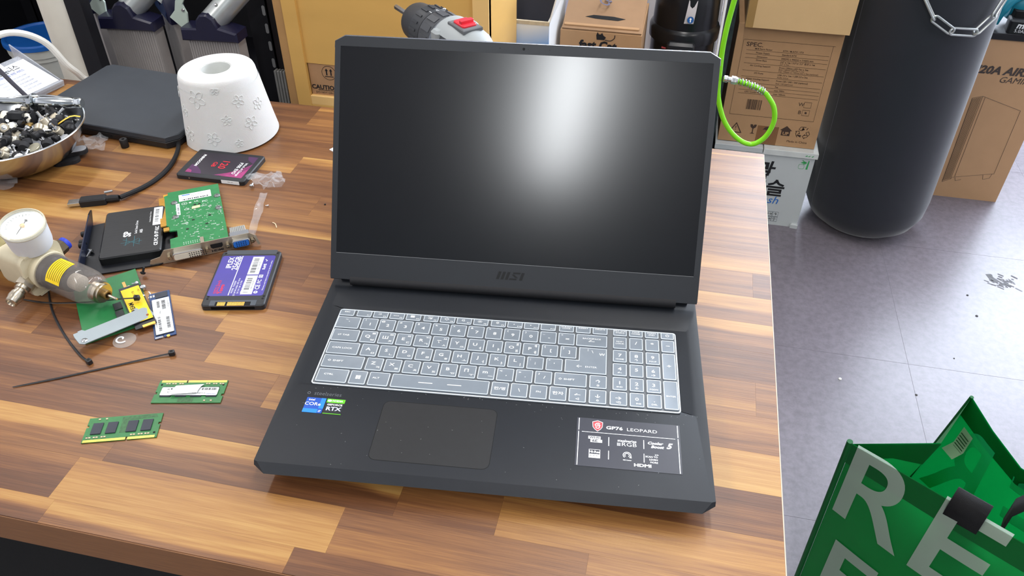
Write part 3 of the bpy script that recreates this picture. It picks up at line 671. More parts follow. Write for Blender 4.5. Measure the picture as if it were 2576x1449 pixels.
def pins(x0, n, pitch, nm='contact_pin'):
    me = MB().box(-.0004, -.0505, .0069, .0004, -.0445, .00735).build(nm, M_gold, mesh_only=True)
    for k in range(n): link(nm, me, cn, (x0+pitch*k, 0, 0))
pins(-.0165, 7, .00127); pins(-.0055, 15, .00127)

d2 = thing('solid_state_drive', 'black 2.5 inch drive with magenta swirls and red lettering', 'drive', (-.482, .456, TT), R(.97))
drive_body(d2, .100, .06985, .007, M_ssd)
M_mag = mat('magenta_print', S(146, 50, 104), .4, var=.3, vs=60); M_mag2 = mat('plum_print', S(74, 40, 78), .4, var=.2, vs=60)
MB().prism(rect(-.040, -.0275, .043, .0275, .002), .0069, z).build('label_sticker', mat('dark_label', S(42, 36, 46), .4, var=.06), d2)
for k, (pts, mt_) in enumerate(((((.043, .012), (.036, -.006), (.022, -.020), (.000, -.0272), (.043, -.0275)), M_mag2), (((.043, -.002), (.036, -.014), (.026, -.022), (.012, -.0272), (.043, -.0275)), M_mag), (((.043, .0275), (.028, .0275), (.032, .018), (.043, .010)), M_mag2), (((-.040, -.006), (-.030, -.010), (-.020, -.020), (-.016, -.0275), (-.036, -.0275), (-.040, -.020)), M_mag2), (((-.040, -.018), (-.033, -.021), (-.031, -.0265), (-.040, -.0265)), M_mag))):
    MB().flat(list(pts)[::-1], z+.00005+.00002*k).build('print', mt_, d2, smooth=0)
for k in range(5):
    g = MB(); g.tube([(.043, .008-.004*k, z+.0001), (.034-.001*k, -.006-.003*k, z+.0001), (.020, -.018-.0015*k, z+.0001), (.004+.003*k, -.0265, z+.0001)], .0005, 4, flatz=.1); g.build('print', M_mag, d2)
RR = R(-90)
text('PHINOCOM', .0058, M_white, d2, (-.034, .006, z+.0002), RR, bold=.04, shear=.2); text('120', .0150, M_redp, d2, (.0035, .001, z+.0002), RR, xs=1.0, bold=.01); text('GB', .0086, M_redp, d2, (-.0095, -.001, z+.0002), RR, xs=1.15, bold=.01)
text('P705 EVO', .0072, M_white, d2, (.0265, -.005, z+.0002), RR, bold=.02); text('Wind of Change', .0052, M_white, d2, (.0335, -.007, z+.0002), RR, bold=.01)
g = MB(); g.M = Matrix.Translation((.030, -.03495, .0034)) @ Matrix.Rotation(R(90), 4, 'X'); g.prism(rr(.026, .0052, .0006), 0, .0002); sd = g.build('side_label', M_paper, d2)
text('SSD 120', .0022, M_ink, sd, (.030, -.0352, .0038), (R(90), 0, 0))
MB().prism(circ(.0010, 10), 0, .0003).build('screw_hole', M_steel, d2, (-.0300, -.0350, .0032), (R(90), 0, 0))

# drive in a mounting tray
tr = thing('drive_tray', 'black metal adapter tray with a raised flange holding a drive', 'tray', (-.5028, .2758, TT), R(28))
M_tray = mat('tray_metal', S(24, 26, 31), .42, .2, var=.06)
MB().prism([(-.054, -.058), (.030, -.058), (.046, -.050), (.046, .050), (-.030, .052), (-.054, .048)], .001, .0024).build('plate', M_tray, tr)
g = MB(); g.box(-.0556, -.062, .001, -.0540, .052, .0165, .0004); g.build('flange', mat('tray_flange', S(30, 36, 56), .35, .3), tr)
g = MB(); g.M = Matrix.Translation((-.0556, .052, .001)); g.loft([[(0, 0, 0), (.0016, 0, 0), (.0016, 0, .0155), (0, 0, .0155)], [(0, .016, .010), (.0016, .016, .010), (.0016, .016, .012), (0, .016, .012)]]); g.build('flange_tip', M_tray, tr)
for y in (.012, -.006, -.012): 
    g = MB(); g.M = Matrix.Translation((-.0556, y+.01, .008)) @ Matrix.Rotation(R(-90), 4, 'Y'); g.lathe([(.0018, 0), (.0018, .002), (.0036, .002), (.0036, .006), (.0030, .0068)], 12); g.build('thumbscrew', M_sblk, tr)
MB().prism(circ(.0015, 10), 0, .0004).build('rivet', M_sblk, tr, (-.0535, .0, .009), (0, R(90), 0))
put_hw('pan', (-.540, .241, TT+.0052), (R(20), R(60), R(100)), 'silver screw lying on the black drive tray', 'screw', 'pan_head_screw', scale=1.25)
d3 = thing('solid_state_drive', 'plain black brushed 2.5 inch drive seated in the tray', 'drive', (-.5028-.004, .2758+.006, TT+.0025), R(28))
drive_body(d3, .070, .100, .0098, mat('brushed_black', S(27, 28, 29), .3, var=.35, vs=60, stretch=(1, 12, 1)), .0015)
z3 = .00985
text('SP', .0118, M_white, d3, (-.0055, -.006, z3), R(90), bold=.03, xs=1.0); text('Solid State Drive', .0040, M_white, d3, (.0040, .007, z3), R(90), xs=1.05); text('A55', .0046, M_white, d3, (.0100, -.003, z3), R(90), bold=.02)
p = MB().prism(rect(.0225, .006, .0330, .046, .0005), .0095, z3).build('barcode_sticker', M_paper, d3); barcode(.0245, .013, .0290, .044, z3+.0001, M_ink, p, 5, True)
text('CE FC ♲ ⌧ KC', .0060, M_white, d3, (.0285, -.018, z3), R(90), bold=.03); text('Compliant Made in Taiwan', .0022, M_white, d3, (.0190, .026, z3), R(90))
M_teal = mat('teal_print', S(36, 108, 118), .4)
for (x0, y0, x1, y1) in ((-.012, -.024, .012, -.024), (-.006, -.030, -.006, -.014), (.003, -.034, .003, -.012), (-.008, -.029, .008, -.018), (-.010, -.017, .010, -.031), (.009, -.028, .009, -.019)):
    v = Vector((x1-x0, y1-y0)).normalized()*.00025; n_ = Vector((-v.y, v.x))
    MB().flat([(x0-n_.x, y0-n_.y), (x1-n_.x, y1-n_.y), (x1+n_.x, y1+n_.y), (x0+n_.x, y0+n_.y)], z3).build('print', M_teal, d3, smooth=0)

# ---- graphics card, board side up, on its bracket edge
gp = thing('graphics_card', 'green graphics card lying board side up with its steel bracket', 'graphics card', (-.4085, .2690, TT+.0005), (R(-3.5), 0, R(33.5)))
ZB = .0150
brd = [(-.033, 0), (.033, 0), (.033, .145), (-.033, .145), (-.033, .128), (-.031, .128), (-.031, .056), (-.030, .056), (-.030, .047), (-.022, .047), (-.022, .034), (-.033, .034)]
MB().prism([(-.033, .001), (.033, .001), (.033, .145), (-.031, .145), (-.031, .138), (-.036, .136), (-.036, .058), (-.033, .055), (-.033, .044), (-.024, .042), (-.024, .026), (-.033, .024)], ZB, ZB+.0016).build('circuit_board', M_pcb, gp)
fing = MB().box(-.0425, 0, ZB-.0001, -.0355, .0034, ZB+.0017).build('edge_contact', M_gold, mesh_only=True)
for k in range(18): link('edge_contact', fing, gp, (0, .0600+.0040*k, 0))
MB().prism(rect(-.0425, .0585, -.0350, .1335), ZB, ZB+.0015).build('edge_connector', mat('gold_edge', S(196, 150, 66), .4, .5), gp)
MB().prism(rect(-.0395, .0455, -.032, .0540), ZB, ZB+.0016).build('edge_connector', M_gold, gp); MB().prism(rect(-.0370, .137, -.030, .144), ZB-.002, ZB).build('latch_hook', mat('hook_amber', S(206, 150, 40), .5), gp)
MB().box(-.027, .045, .0075, .029, .085, ZB-.0005, .001).build('heat_sink', M_blackm, gp)
zp = ZB+.0017
lbp = MB().prism(rect(-.018, .114, .022, .132), zp-.0002, zp+.0001).build('white_sticker', M_paper, gp)
MB().prism(rect(-.014, .128, -.004, .1305), zp, zp+.0002).build('print', mat('logo_blue', S(70, 120, 200), .5), lbp)
text('Rev P/N 2007', .0030, M_ink, lbp, (.006, .126, zp+.0002)); text('GEFORCE 210  512MB', .0020, M_ink, lbp, (-.008, .1235, zp+.0002)); barcode(-.014, .1155, .018, .1185, zp+.0002, M_ink, lbp, 8)
lb2 = MB().prism(rect(-.0225, .079, -.0180, .109), zp-.0002, zp+.0001).build('white_sticker', M_paper, gp); barcode(-.0212, .081, -.0190, .107, zp+.0002, M_grey_ink, lb2, 9, True)
MB().flat([(-.004, .088), (.006, .0885), (.0065, .095), (-.003, .0945)], zp+.0004).build('cream_sticker', mat('cream_tape', S(236, 218, 160), .7), gp, smooth=0)
for x, y in ((-.024, .113), (.029, .111), (.028, .078), (-.024, .075)):
    MB().lathe([(.0042, zp-.001), (.0042, zp+.0006), (.0030, zp+.0018), (.0012, zp+.0020), (.0010, zp+.0014)], 14).build('spring_screw', mat('screw_grey', S(120, 124, 122), .4, .6), gp, (x, y, 0))
rs = random.Random(5); M_silk = mat('silkscreen', S(206, 220, 208), .6); M_cmp = mat('component_dark', S(52, 56, 52), .5)
for k, (s_, sz, x, y, rt) in enumerate((('CE', .0055, -.010, .090, 0), ('UL', .0048, .003, .107, 0), ('✱', .005, -.005, .106, 0), ('⊕', .005, -.012, .106, 0), ('FC', .0060, .013, .103, 0), ('RoHS', .0030, .008, .0915, 0), ('♲', .0050, .018, .087, 0), ('PCIe', .0028, -.002, .0285, 0), ('N328', .0035, -.014, .055, 0), ('VGA', .0030, .019, .040, 0))): text(s_, sz, M_silk, gp, (x, y, zp+.0001), rt, bold=.02)
g = MB()
for k in range(130):
    x, y = rs.uniform(-.028, .031), rs.choice((rs.uniform(.004, .07), rs.uniform(.06, .10)))
    if x < -.02 and y < .05: continue
    w_, h_ = rs.choice(((.0008, .0004), (.0004, .0008), (.0012, .0004), (.0005, .0005), (.0022, .0003)))
    g.box(x-w_, y-h_, zp-.0002, x+w_, y+h_, zp+rs.choice((.0001, .0005)))
o = g.build('solder_joint', mat('solder', S(190, 200, 190), .45, .3), gp, smooth=0); o['kind'] = 'stuff'
for k, (x, y) in enumerate(((.006, .0985), (.0005, .0985), (.011, .044), (-.004, .060), (.016, .064), (-.012, .040))): MB().box(x-.0015, y-.001, zp-.0002, x+.0015, y+.001, zp+.0007).build('chip', M_cmp, gp)
for k in range(8):
    MB().prism(circ(.0006, 6), zp-.0002, zp+.0004).build('via', M_silk, gp, (-.018+.0026*k, .009, 0)); MB().prism(circ(.0006, 6), zp-.0002, zp+.0004).build('via', M_silk, gp, (-.018+.0026*k, .0055, 0))
# bracket: plate in x-z with a bent tab
M_brk = mat('bracket_steel', S(172, 160, 142), .38, .75, var=.10, vs=30)
g = MB(); g.M = Matrix.Rotation(R(90), 4, 'X'); g.prism([(-.060, .003), (-.052, 0), (.054, 0), (.058, .003), (.063, .005), (.063, .013), (.057, .0178), (-.041, .0178), (-.047, .010), (-.058, .008)], 0, .001); g.build('bracket', M_brk, gp, (0, 0, 0), smooth=0)
g = MB(); g.loft([[(.061, -.001, .013), (.064, -.001, .013), (.064, 0, .013), (.061, 0, .013)], [(.064, -.004, .0015), (.067, -.004, .0015), (.067, -.003, .0015), (.064, -.003, .0015)]]); g.build('bracket_tab', M_brk, gp)
MB().box(.001, -.002, .0175, .005, .012, .0184).build('bracket_tab', M_brk, gp)
def port(nm, x, w_, h_, zc, mt, depth, dk):
    g = MB(); g.M = Matrix.Translation((x, -.001, zc)) @ Matrix.Rotation(R(90), 4, 'X'); g.prism(rr(w_, h_, h_*.28), 0, depth, .0006); q = g.build(nm, mt, gp)
    g = MB(); g.M = Matrix.Translation((x, -.001, zc)) @ Matrix.Rotation(R(90), 4, 'X'); g.prism(rr(w_-.003, h_-.003, h_*.2), depth-.0002, depth+.0004); g.build('socket_face', dk, q); return q
M_prt = mat('port_cream', S(206, 200, 184), .45)
q = port('dvi_port', -.016, .034, .0098, .0088, M_steel, .0065, M_prt)
for i in range(8):
    for j in range(3): MB().box(-.0140+.0026*i-.0006, -.0084, .0060+.0026*j-.0005, -.0140+.0026*i+.0006, -.0078, .0060+.0026*j+.0005).build('pin_hole', M_dark, q)
q = port('vga_port', .0455, .021, .0105, .0092, M_steel, .0065, mat('vga_blue', S(40, 104, 190), .45))
for i in range(5):
    for j in range(3): MB().prism(circ(.0006, 6), 0, .0004).build('pin_hole', M_dark, q, (.0455-.0052+.0026*i, -.0078, .0070+.0024*j), (R(90), 0, 0))
g = MB(); g.M = Matrix.Translation((.0175, -.001, .0098)) @ Matrix.Rotation(R(90), 4, 'X'); g.prism([(-.007, -.001), (-.005, -.003), (.005, -.003), (.007, -.001), (.007, .003), (-.007, .003)], 0, .0004); g.build('hdmi_port', M_dark, gp)
text('HDMI', .0040, M_ink, gp, (.0175, -.0013, .0035), (R(90), 0, 0), xs=1.4, bold=.04)
for x in (-.037, .006, .0300, .0590):
    g = MB(); g.M = Matrix.Translation((x, -.001, .0088)) @ Matrix.Rotation(R(90), 4, 'X'); g.lathe([(.0026, 0), (.0026, .006), (.0016, .006), (.0012, .004)], 6); g.build('jack_screw', M_nickel, gp)
MB().box(.034, .001, .004, .057, .012, .0165, .001).build('plug_shell', mat('shell_grey', S(118, 120, 124), .5), gp)
g = MB()
for k in range(9): g.tube([(.036+.0022*k, .011, .013), (.037+.002*k, .019, .018), (.038+.0016*k, .024, .013), (.040+.001*k, .016, .006)], .0010, 5)
g.build('ribbon_rib', mat('ribbon_grey', S(164, 164, 160), .6), gp)
film('cellophane_scrap', 'twisted strip of clear cellophane lying beside the magenta drive', [(-.438, .437, .004), (-.400, .415, 0), (-.371, .424, .006), (-.392, .455, .004)], 14, 9, .016, 4, M_film, .001)
film('cellophane_ribbon', 'narrow clear cellophane ribbon trailing to the card bracket', [(-.400, .405, .002), (-.391, .409, .002), (-.362, .310, 0), (-.372, .306, 0)], 4, 14, .006, 8, film_mat('clear_film_thin', S(230, 236, 240), .82, .06), .001)

# ---- memory modules
M_ram = mat('module_green', S(50, 116, 64), .42, var=.12, vs=140); M_chip = mat('memory_chip', S(48, 52, 62), .5, var=.08)
def ram(label, loc, rot, flip):
    r = thing('memory_module', label, 'memory module', loc, rot)
    P = [(-.0338, -.015), (.0055, -.015), (.0055, -.0115), (.0070, -.0115), (.0070, -.015), (.0338, -.015), (.0338, .001), (.0318, .001), (.0318, .004), (.0338, .004), (.0338, .015), (-.0338, .015), (-.0338, .006), (-.0318, .006), (-.0318, .003), (-.0338, .003)]
    MB().prism(P, .0002, .0012).build('circuit_board', M_ram, r)
    for x0, x1 in ((-.0328, .0054), (.0072, .0318)):
        MB().box(x0, -.0149, .0001, x1, -.0121, .00128).build('edge_contact', M_gold, r)
    cap = MB().box(-.0009, -.0006, .0011, .0009, .0006, .0020).build('capacitor', mat('capacitor', S(206, 186, 156), .4), mesh_only=True)
    for x in (-.030, -.0275, -.0235, -.021, -.0165, -.014, .010, .0125, .017, .0195, .023, .0255): link('capacitor', cap, r, (x, -.0098, 0))
    for x in (-.024, -.0175): link('capacitor', cap, r, (x, .0125, 0))
    for x in (-.0305, .0305): MB().prism(circ(.0011, 10, x, -.0088), .0011, .00135).build('hole', M_dark, r)
    if not flip:
        for x in (-.0235, -.0100, .0085, .0220): MB().box(x-.0046, -.0060, .0011, x+.0046, .0075, .0024, .0002).build('chip', M_chip, r)
        MB().prism([(-.002, -.006), (.004, -.006), (.004, .009), (.030, .0105), (.028, .0145), (-.003, .0135)], .0011, .00128).build('trace_area', mat('trace_green', S(58, 100, 62), .5, var=.3, vs=400), r)
    else:
        for x in (-.0225, -.0075, .0075, .0225): MB().box(x-.0052, -.0055, .0011, x+.0052, .0075, .0022, .0002).build('chip', M_chip, r)
        MB().prism([(-.006, .008), (.009, .008), (.009, .0142), (-.006, .0142)], .0011, .00128).build('trace_area', mat('trace_green', S(58, 100, 62), .5, var=.3, vs=400), r)
        st_ = MB().prism(rr(.056, .0105, .0012, 0, .0008), .0022, .0024).build('label_sticker', M_paper, r)
        barcode(-.026, -.0035, -.011, -.0005, .0025, M_ink, st_, 6); text('SAMSUNG', .0020, mat('samsung_blue', S(40, 60, 140), .5), st_, (-.022, .0045, .0025), R(180)); text('4GB 1Rx8 PC3L', .0020, M_ink, st_, (-.010, .0035, .0025), R(180)); text('CE', .0036, M_ink, st_, (.0195, .002, .0025), R(180)); text('▬ ● ◐', .0024, M_ink, st_, (.0185, -.0020, .0025), R(180))
        g = MB(); rows = []
        for j in range(6):
            v = j/5; rows.append([(-.012+.0272*u+(.003*v), -.0085+.0135*v+.002*u, .0026+.0030*math.sin(v*2.2)*(1-u*.6)+.0012*u*v) for u in [i/6 for i in range(7)]])
        ps = g.loft(rows, False, False, closed=False).build('peeling_sticker', mat('sticker_paper', S(238, 238, 236), .6), r)
    return r
ram('memory module with four dark square chips facing up', (-.348, .006, TT), R(18.5), False)
ram('memory module with a curling white barcode sticker', (-.310, .062, TT), R(12.6+180), True)

# ---- M.2 drives, adapter card, bracket
m1 = thing('stick_drive', 'blue stick drive under a large white barcode label', 'drive', (-.399, .161, TT), R(35.5))
M_blue = mat('board_blue', S(34, 62, 108), .4, var=.25, vs=400)
MB().prism([(-.011, -.040), (-.0035, -.040), (-.0035, -.0365), (-.0015, -.0365), (-.0015, -.040), (.011, -.040), (.011, .040), (-.011, .040)], .0004, .0014).build('circuit_board', M_blue, m1)
MB().box(-.0045, .0285, .0013, .0085, .0380, .0024, .0002).build('chip', M_chip, m1)
for x in (-.009, -.006): MB().box(x-.001, .032, .0013, x+.001, .036, .002).build('capacitor', M_steel, m1)
MB().box(-.0092, -.036, .0014, .0092, .0262, .0023).build('chip', M_chip, m1)
s1 = MB().prism(rect(-.0086, -.0350, .0096, .0265, .0006), .0023, .0025).build('label_sticker', M_paper, m1)
for (x0, y0, x1, y1, sd_) in ((.0010, .006, .0050, .022, 3), (-.0040, .010, -.0010, .022, 4), (-.0050, -.030, -.0020, -.006, 12), (.0035, -.028, .0070, -.008, 14)): barcode(x0, y0, x1, y1, .0026, M_ink, s1, sd_, True)
text('MZVPW256', .0022, M_ink, s1, (.0075, .014, .0026), R(-90)); text('77W', .0026, M_ink, s1, (-.0020, .002, .0026), R(-90)); text('SSD PM 256GB NVMe', .0017, M_ink, s1, (-.0068, -.016, .0026), R(-90))
for k in range(7): MB().box(-.0100+.0012*k, -.0402, .0003, -.0094+.0012*k, -.0375, .0015).build('edge_contact', M_steel, m1)
MB().prism(circ(.0018, 12, .003, -.0395), .0002, .0016).build('mount_notch', M_gold, m1)
ad = thing('adapter_card', 'green adapter card with two small black chips under the grey bracket', 'circuit board', (0, 0, TT))
MB().prism([(-.452, .100), (-.408, .142), (-.400, .147), (-.472, .226), (-.519, .176)], .0004, .0020).build('circuit_board', mat('adapter_green', S(38, 112, 62), .4, var=.06, vs=120), ad)
g = MB(); g.M = Matrix.Translation((-.452, .160, 0)) @ Matrix.Rotation(R(45), 4, 'Z')
g.box(-.0042, -.006, .0018, .0042, .006, .0040, .0003); g.build('chip', mat('chip_dark', S(44, 48, 48), .55), ad)
g = MB(); g.M = Matrix.Translation((-.442, .149, 0)) @ Matrix.Rotation(R(45), 4, 'Z'); g.box(-.0042, -.006, .0018, .0042, .006, .0040, .0003); g.build('chip', mat('chip_dark', S(44, 48, 48)), ad)
g = MB(); g.M = Matrix.Translation((-.4455, .175, 0)) @ Matrix.Rotation(R(45), 4, 'Z'); g.box(-.002, -.040, .0018, .0012, .036, .0023); g.build('copper_strip', mat('copper_pad', S(214, 164, 96), .4, .5), ad)
for k in range(5):
    g = MB(); g.M = Matrix.Translation((-.4445+.0035*k, .1655-.0035*k, 0)) @ Matrix.Rotation(R(45), 4, 'Z'); g.box(-.0008, -.0012, .0018, .0008, .0012, .0028); g.build('capacitor', mat('capacitor', S(206, 186, 156)), ad)
m2 = thing('stick_drive', 'black stick drive with a bright yellow label on the adapter card', 'drive', (-.4295, .1635, TT+.0045), R(45.3))
MB().prism(rr(.022, .080, .0006), 0, .0010).build('circuit_board', mat('board_black', S(30, 30, 34), .4, var=.2, vs=300), m2)
MB().box(-.0035, -.0405, -.0001, .0095, -.0365, .0012).build('edge_contact', M_gold, m2); MB().box(-.010, .033, .001, -.002, .0385, .0022).build('chip', M_chip, m2)
MB().box(-.0095, -.0300, .0010, .0095, .0325, .0022).build('chip', M_chip, m2)
y1 = MB().prism(rect(-.0098, -.031, .0098, .034, .0006), .0022, .0024).build('label_sticker', mat('yellow_label', S(232, 194, 36), .5), m2)
text('XTREAM', .0066, M_ink, y1, (-.0050, -.006, .0025), R(90), bold=.03); text('VN302 1TB', .0034, M_ink, y1, (.0015, .018, .0025), R(90)); text('HO. 1.1.1', .0034, M_ink, y1, (.0075, .021, .0025), R(-90), shear=.3)
MB().prism(circ(.0022, 12), -.0027, .0008).build('spacer_post', M_nickel, m2, (.0, .0395, 0)); MB().prism(circ(.0022, 12), -.0027, 0).build('spacer_post', M_nickel, m2, (.0, -.030, 0))
bk = thing('slot_bracket', 'flat pale grey slot bracket lying across the green adapter card', 'bracket', (-.4310, .1255, TT+.0090), (R(2), R(5), R(57)))
P = [(-.036, -.010), (.036, -.010), (.0395, -.0065), (.0395, .004), (.036, .009), (.034, .0098), (.030, .0098), (.030, .013), (.026, .013), (.026, .0098), (-.027, .0098), (-.029, .013), (-.0335, .013), (-.0335, .0115), (-.0385, .0115), (-.0395, .006), (-.0395, -.0065)]
MB().prism(P, 0, .001, .0002).build('plate', mat('bracket_grey', S(142, 151, 155), .42, .45, var=.04, vs=30), bk)
MB().lathe([(.0032, .001), (.0032, .0016), (.0022, .0024), (.0010, .0026), (.0008, .002)], 14).build('screw', M_steel, bk, (-.0335, -.0052, 0))
MB().prism(circ(.0017, 12), .001, .0011).build('hole', mat('wood_hole', S(134, 74, 40), .8), bk, (.0335, -.0050, 0))
sl = thing('clear_seal', 'round clear seal sticker with a white spiral beside the bracket', 'sticker', (-.4155, .1145, TT+.0006))
MB().prism(circ(.0118, 28), 0, .0003).build('sheet', film_mat('seal_film', S(222, 220, 214), .87, .15), sl)
g = MB(); g.tube([(-.0045+q*math.cos(t), .001+q*math.sin(t), .0005) for t, q in [(k*.35, .0012+.00032*k) for k in range(18)]], .0010, 5, flatz=.15); g.build('print', M_white, sl)

# ---- loose screws and splinters
for loc, rot, lab, kd, sc in (((-.456, .218, .0045), (R(150), R(10), 0), 'tiny black screw with blue thread lock, lying alone', 'pan', 1), ((-.455, .2015, .0012), (R(12), R(75), R(20)), 'short silver screw lying nearest the yellow stick drive', 'pan', 1), ((-.4425, .1945, .0028), (R(80), R(10), R(60)), 'silver pan-head screw on its side between the stick drives', 'pan', 1.25), ((-.434, .180, .0028), (R(20), R(5), 0), 'silver screw standing on its head beside the stick drives', 'pan', 1.1), ((-.5960, .3440, .0028), (R(100), R(20), R(30)), 'black cross-head screw touching the USB plug', 'pan', 1.35), ((-.3785, .382, .0011), (0, R(90), 0), 'tiny grey screw on bare wood beside the cellophane', 'pan', .5), ((-.4190, .4190, .0030), (R(90), 0, R(10)), 'small grey screw under the cellophane scrap', 'pan', 1.0)):
    o = put_hw(kd, (loc[0], loc[1], TT+loc[2]+.001), rot, lab, 'screw', scale=sc)
    if 'black' in lab:
        if 'pan_black' not in HWM:
            HWM['pan_black'] = HWM['pan'].copy(); HWM['pan_black'].materials.clear(); HWM['pan_black'].materials.append(M_sblk)
        o.data = HWM['pan_black']
tag(MB().tube([(-.5935, .3535, .0105), (-.5850, .3590, .0108)], .0016, 8).build('metal_pin', M_steel, None, (0, 0, TT)), 'short steel pin lying on the USB cable', 'pin')
tag(MB().tube(bez([(-.4345, .1925, .0006), (-.4300, .1885, .0008), (-.4285, .1820, .0006)], 4), .0006, 5).build('paper_thread', M_white, None, (0, 0, TT)), 'curled white paper thread near the stick drives', 'thread')
tag(MB().tube(bez([(-.357, .350, .0006), (-.352, .3475, .0008), (-.347, .3405, .0006)], 4), .0006, 5).build('wood_splinter', mat('splinter', S(226, 206, 170), .8), None, (0, 0, TT)), 'thin pale splinter on the bare wood near the laptop', 'splinter')
tag(MB().prism(circ(.0012, 10), 0, .0012).build('black_grommet', M_sblk, None, (-.308, .403, TT)), 'tiny black grommet on the wood beside the laptop lid', 'grommet')
tag(MB().prism([(-.3565, .538), (-.33, .523), (-.31, .55), (-.345, .56)], 0, .001).build('paper_card', M_paper, None, (0, 0, TT)), 'corner of a white card poking out behind the laptop', 'card')

# ---- cable ties
def tie(label, P, head, wd=.0012):
    r = thing('cable_tie', label, 'cable tie', (0, 0, TT))
    Q = bez(P, 6); n = len(Q)
    MB().tube(Q, [wd*(.55+.45*min(1, i/(n*.15))) for i in range(n)], 6, flatz=.4).build('strap', M_black, r)
    d_ = (Q[-1]-Q[-3]); a = math.atan2(d_.y, d_.x)
    g = MB(); g.M = Matrix.Translation(Q[-1]) @ Matrix.Rotation(a, 4, 'Z'); g.prism(rr(.0060, .0050, .001), -.0020, .0028, .0004); g.build('head', M_black, r)
    g = MB(); g.M = Matrix.Translation(Q[-1]) @ Matrix.Rotation(a, 4, 'Z'); g.prism(rr(.0026, .0026), .0028, .0029); g.build('slot', M_dark, r)
tie('black cable tie whose head rests on the yellow stick drive', [(-.566, .150, .0012), (-.531, .149, .003), (-.486, .155, .007), (-.450, .163, .0115), (-.4305, .1680, .0125)], 1)
tie('curved black cable tie running under the regulator', [(-.547, .170, .0012), (-.519, .139, .001), (-.482, .108, .001), (-.447, .084, .0016), (-.431, .0765, .0026)], 1)
tie('longest straight black cable tie lying alone above the memory modules', [(-.485, .030, .0010), (-.453, .048, .0010), (-.412, .073, .0010), (-.373, .0965, .0016), (-.355, .1060, .0026)], 1)

# ---- compressed-air filter regulator with gauge
rgu = thing('air_regulator', 'yellowed air filter regulator with pressure gauge and clear bowl', 'air regulator', (-.563, .182, TT), R(-13))
M_cream = mat('aged_cream', S(202, 191, 162), .5, var=.14, vs=25)
bd = MB(); bd.M = Matrix.Translation((0, 0, .0275)) @ Matrix.Rotation(R(90), 4, 'Y')
bd.loft([[(x, y, zz) for x, y in rr(s_, s_, .008)] for s_, zz in ((.042, -.030), (.044, -.026), (.044, .004), (.047, .010), (.051, .014), (.051, .019))]); bd.build('body', M_cream, rgu)
for k in range(2):
    g = MB(); g.box(.012, -.018, .0010+.050*k, .020, .018, .0034+.050*k); g.build('flange_ear', M_cream, rgu)
kn = MB(); kn.M = Matrix.Translation((-.030, 0, .030)) @ Matrix.Rotation(R(-90), 4, 'Y'); kn.lathe([(.020, 0), (.021, .003), (.0205, .010), (.023, .012), (.0235, .050), (.021, .055), (.010, .056)], 20); kn.build('adjusting_knob', mat('olive_plastic', S(150, 138, 92), .5, var=.15), rgu)
ax = Matrix.Translation((.017, 0, .0270)) @ Matrix.Rotation(R(94), 4, 'Y') @ Matrix.Diagonal((.84, .84, 1.06, 1))
g = MB(); g.M = ax; g.lathe([(.0262, 0), (.0268, .002), (.0268, .008), (.0258, .009)], 32); g.build('bowl_collar', M_cream, rgu)
M_clear = film_mat('clear_bowl', S(150, 142, 136), .66, .05)
g = MB(); g.M = ax; g.lathe([(.0245, .006), (.0245, .052), (.0235, .062), (.0200, .071), (.0150, .076), (.0100, .078)], 32, False, False); g.build('clear_bowl', M_clear, rgu)
g = MB(); g.M = ax; g.lathe([(.0235, .006), (.0232, .016), (.019, .018), (.0165, .040), (.012, .041)], 24); g.build('baffle', mat('smoke_grey', S(48, 46, 46), .4), rgu)
g = MB(); g.M = ax; g.lathe([(.011, .018), (.011, .052), (.006, .054)], 18); g.build('filter_element', mat('filter_cream', S(196, 184, 168), .8), rgu)
g = MB(); g.M = ax
arc = [[((.0250+e)*math.cos(R(a)), (.0250+e)*math.sin(R(a)), zz) for a in range(162, 252, 8)] for zz, e in ((.024, 0), (.043, 0))]
g.loft(arc, False, False, closed=False); yl = g.build('caution_label', mat('caution_yellow', S(244, 208, 20), .5), rgu)
for k in range(7):
    g = MB(); g.M = ax; zz = .026+.0025*k
    g.loft([[(.0252*math.cos(R(a)), .0252*math.sin(R(a)), zz+q) for a in range(168, 246, 8)] for q in (0, .0007)], False, False, closed=False); g.build('print', mat('label_text', S(120, 98, 30), .6), yl)
g = MB(); g.M = ax; g.lathe([(.0145, .072), (.0145, .080), (.0125, .080), (.0125, .083), (.0085, .083)], 24); g.build('drain_ring', M_nickel, rgu)
g = MB(); g.M = ax; g.lathe([(.0062, .080), (.0062, .088), (.0042, .088), (.0042, .084)], 18); g.build('drain_nut', mat('aged_brass', S(150, 122, 78), .35, .85), rgu)
g = MB(); g.M = ax; g.lathe([(.0020, .082), (.0020, .099), (.0014, .100)], 12); g.build('drain_pin', M_nickel, rgu)
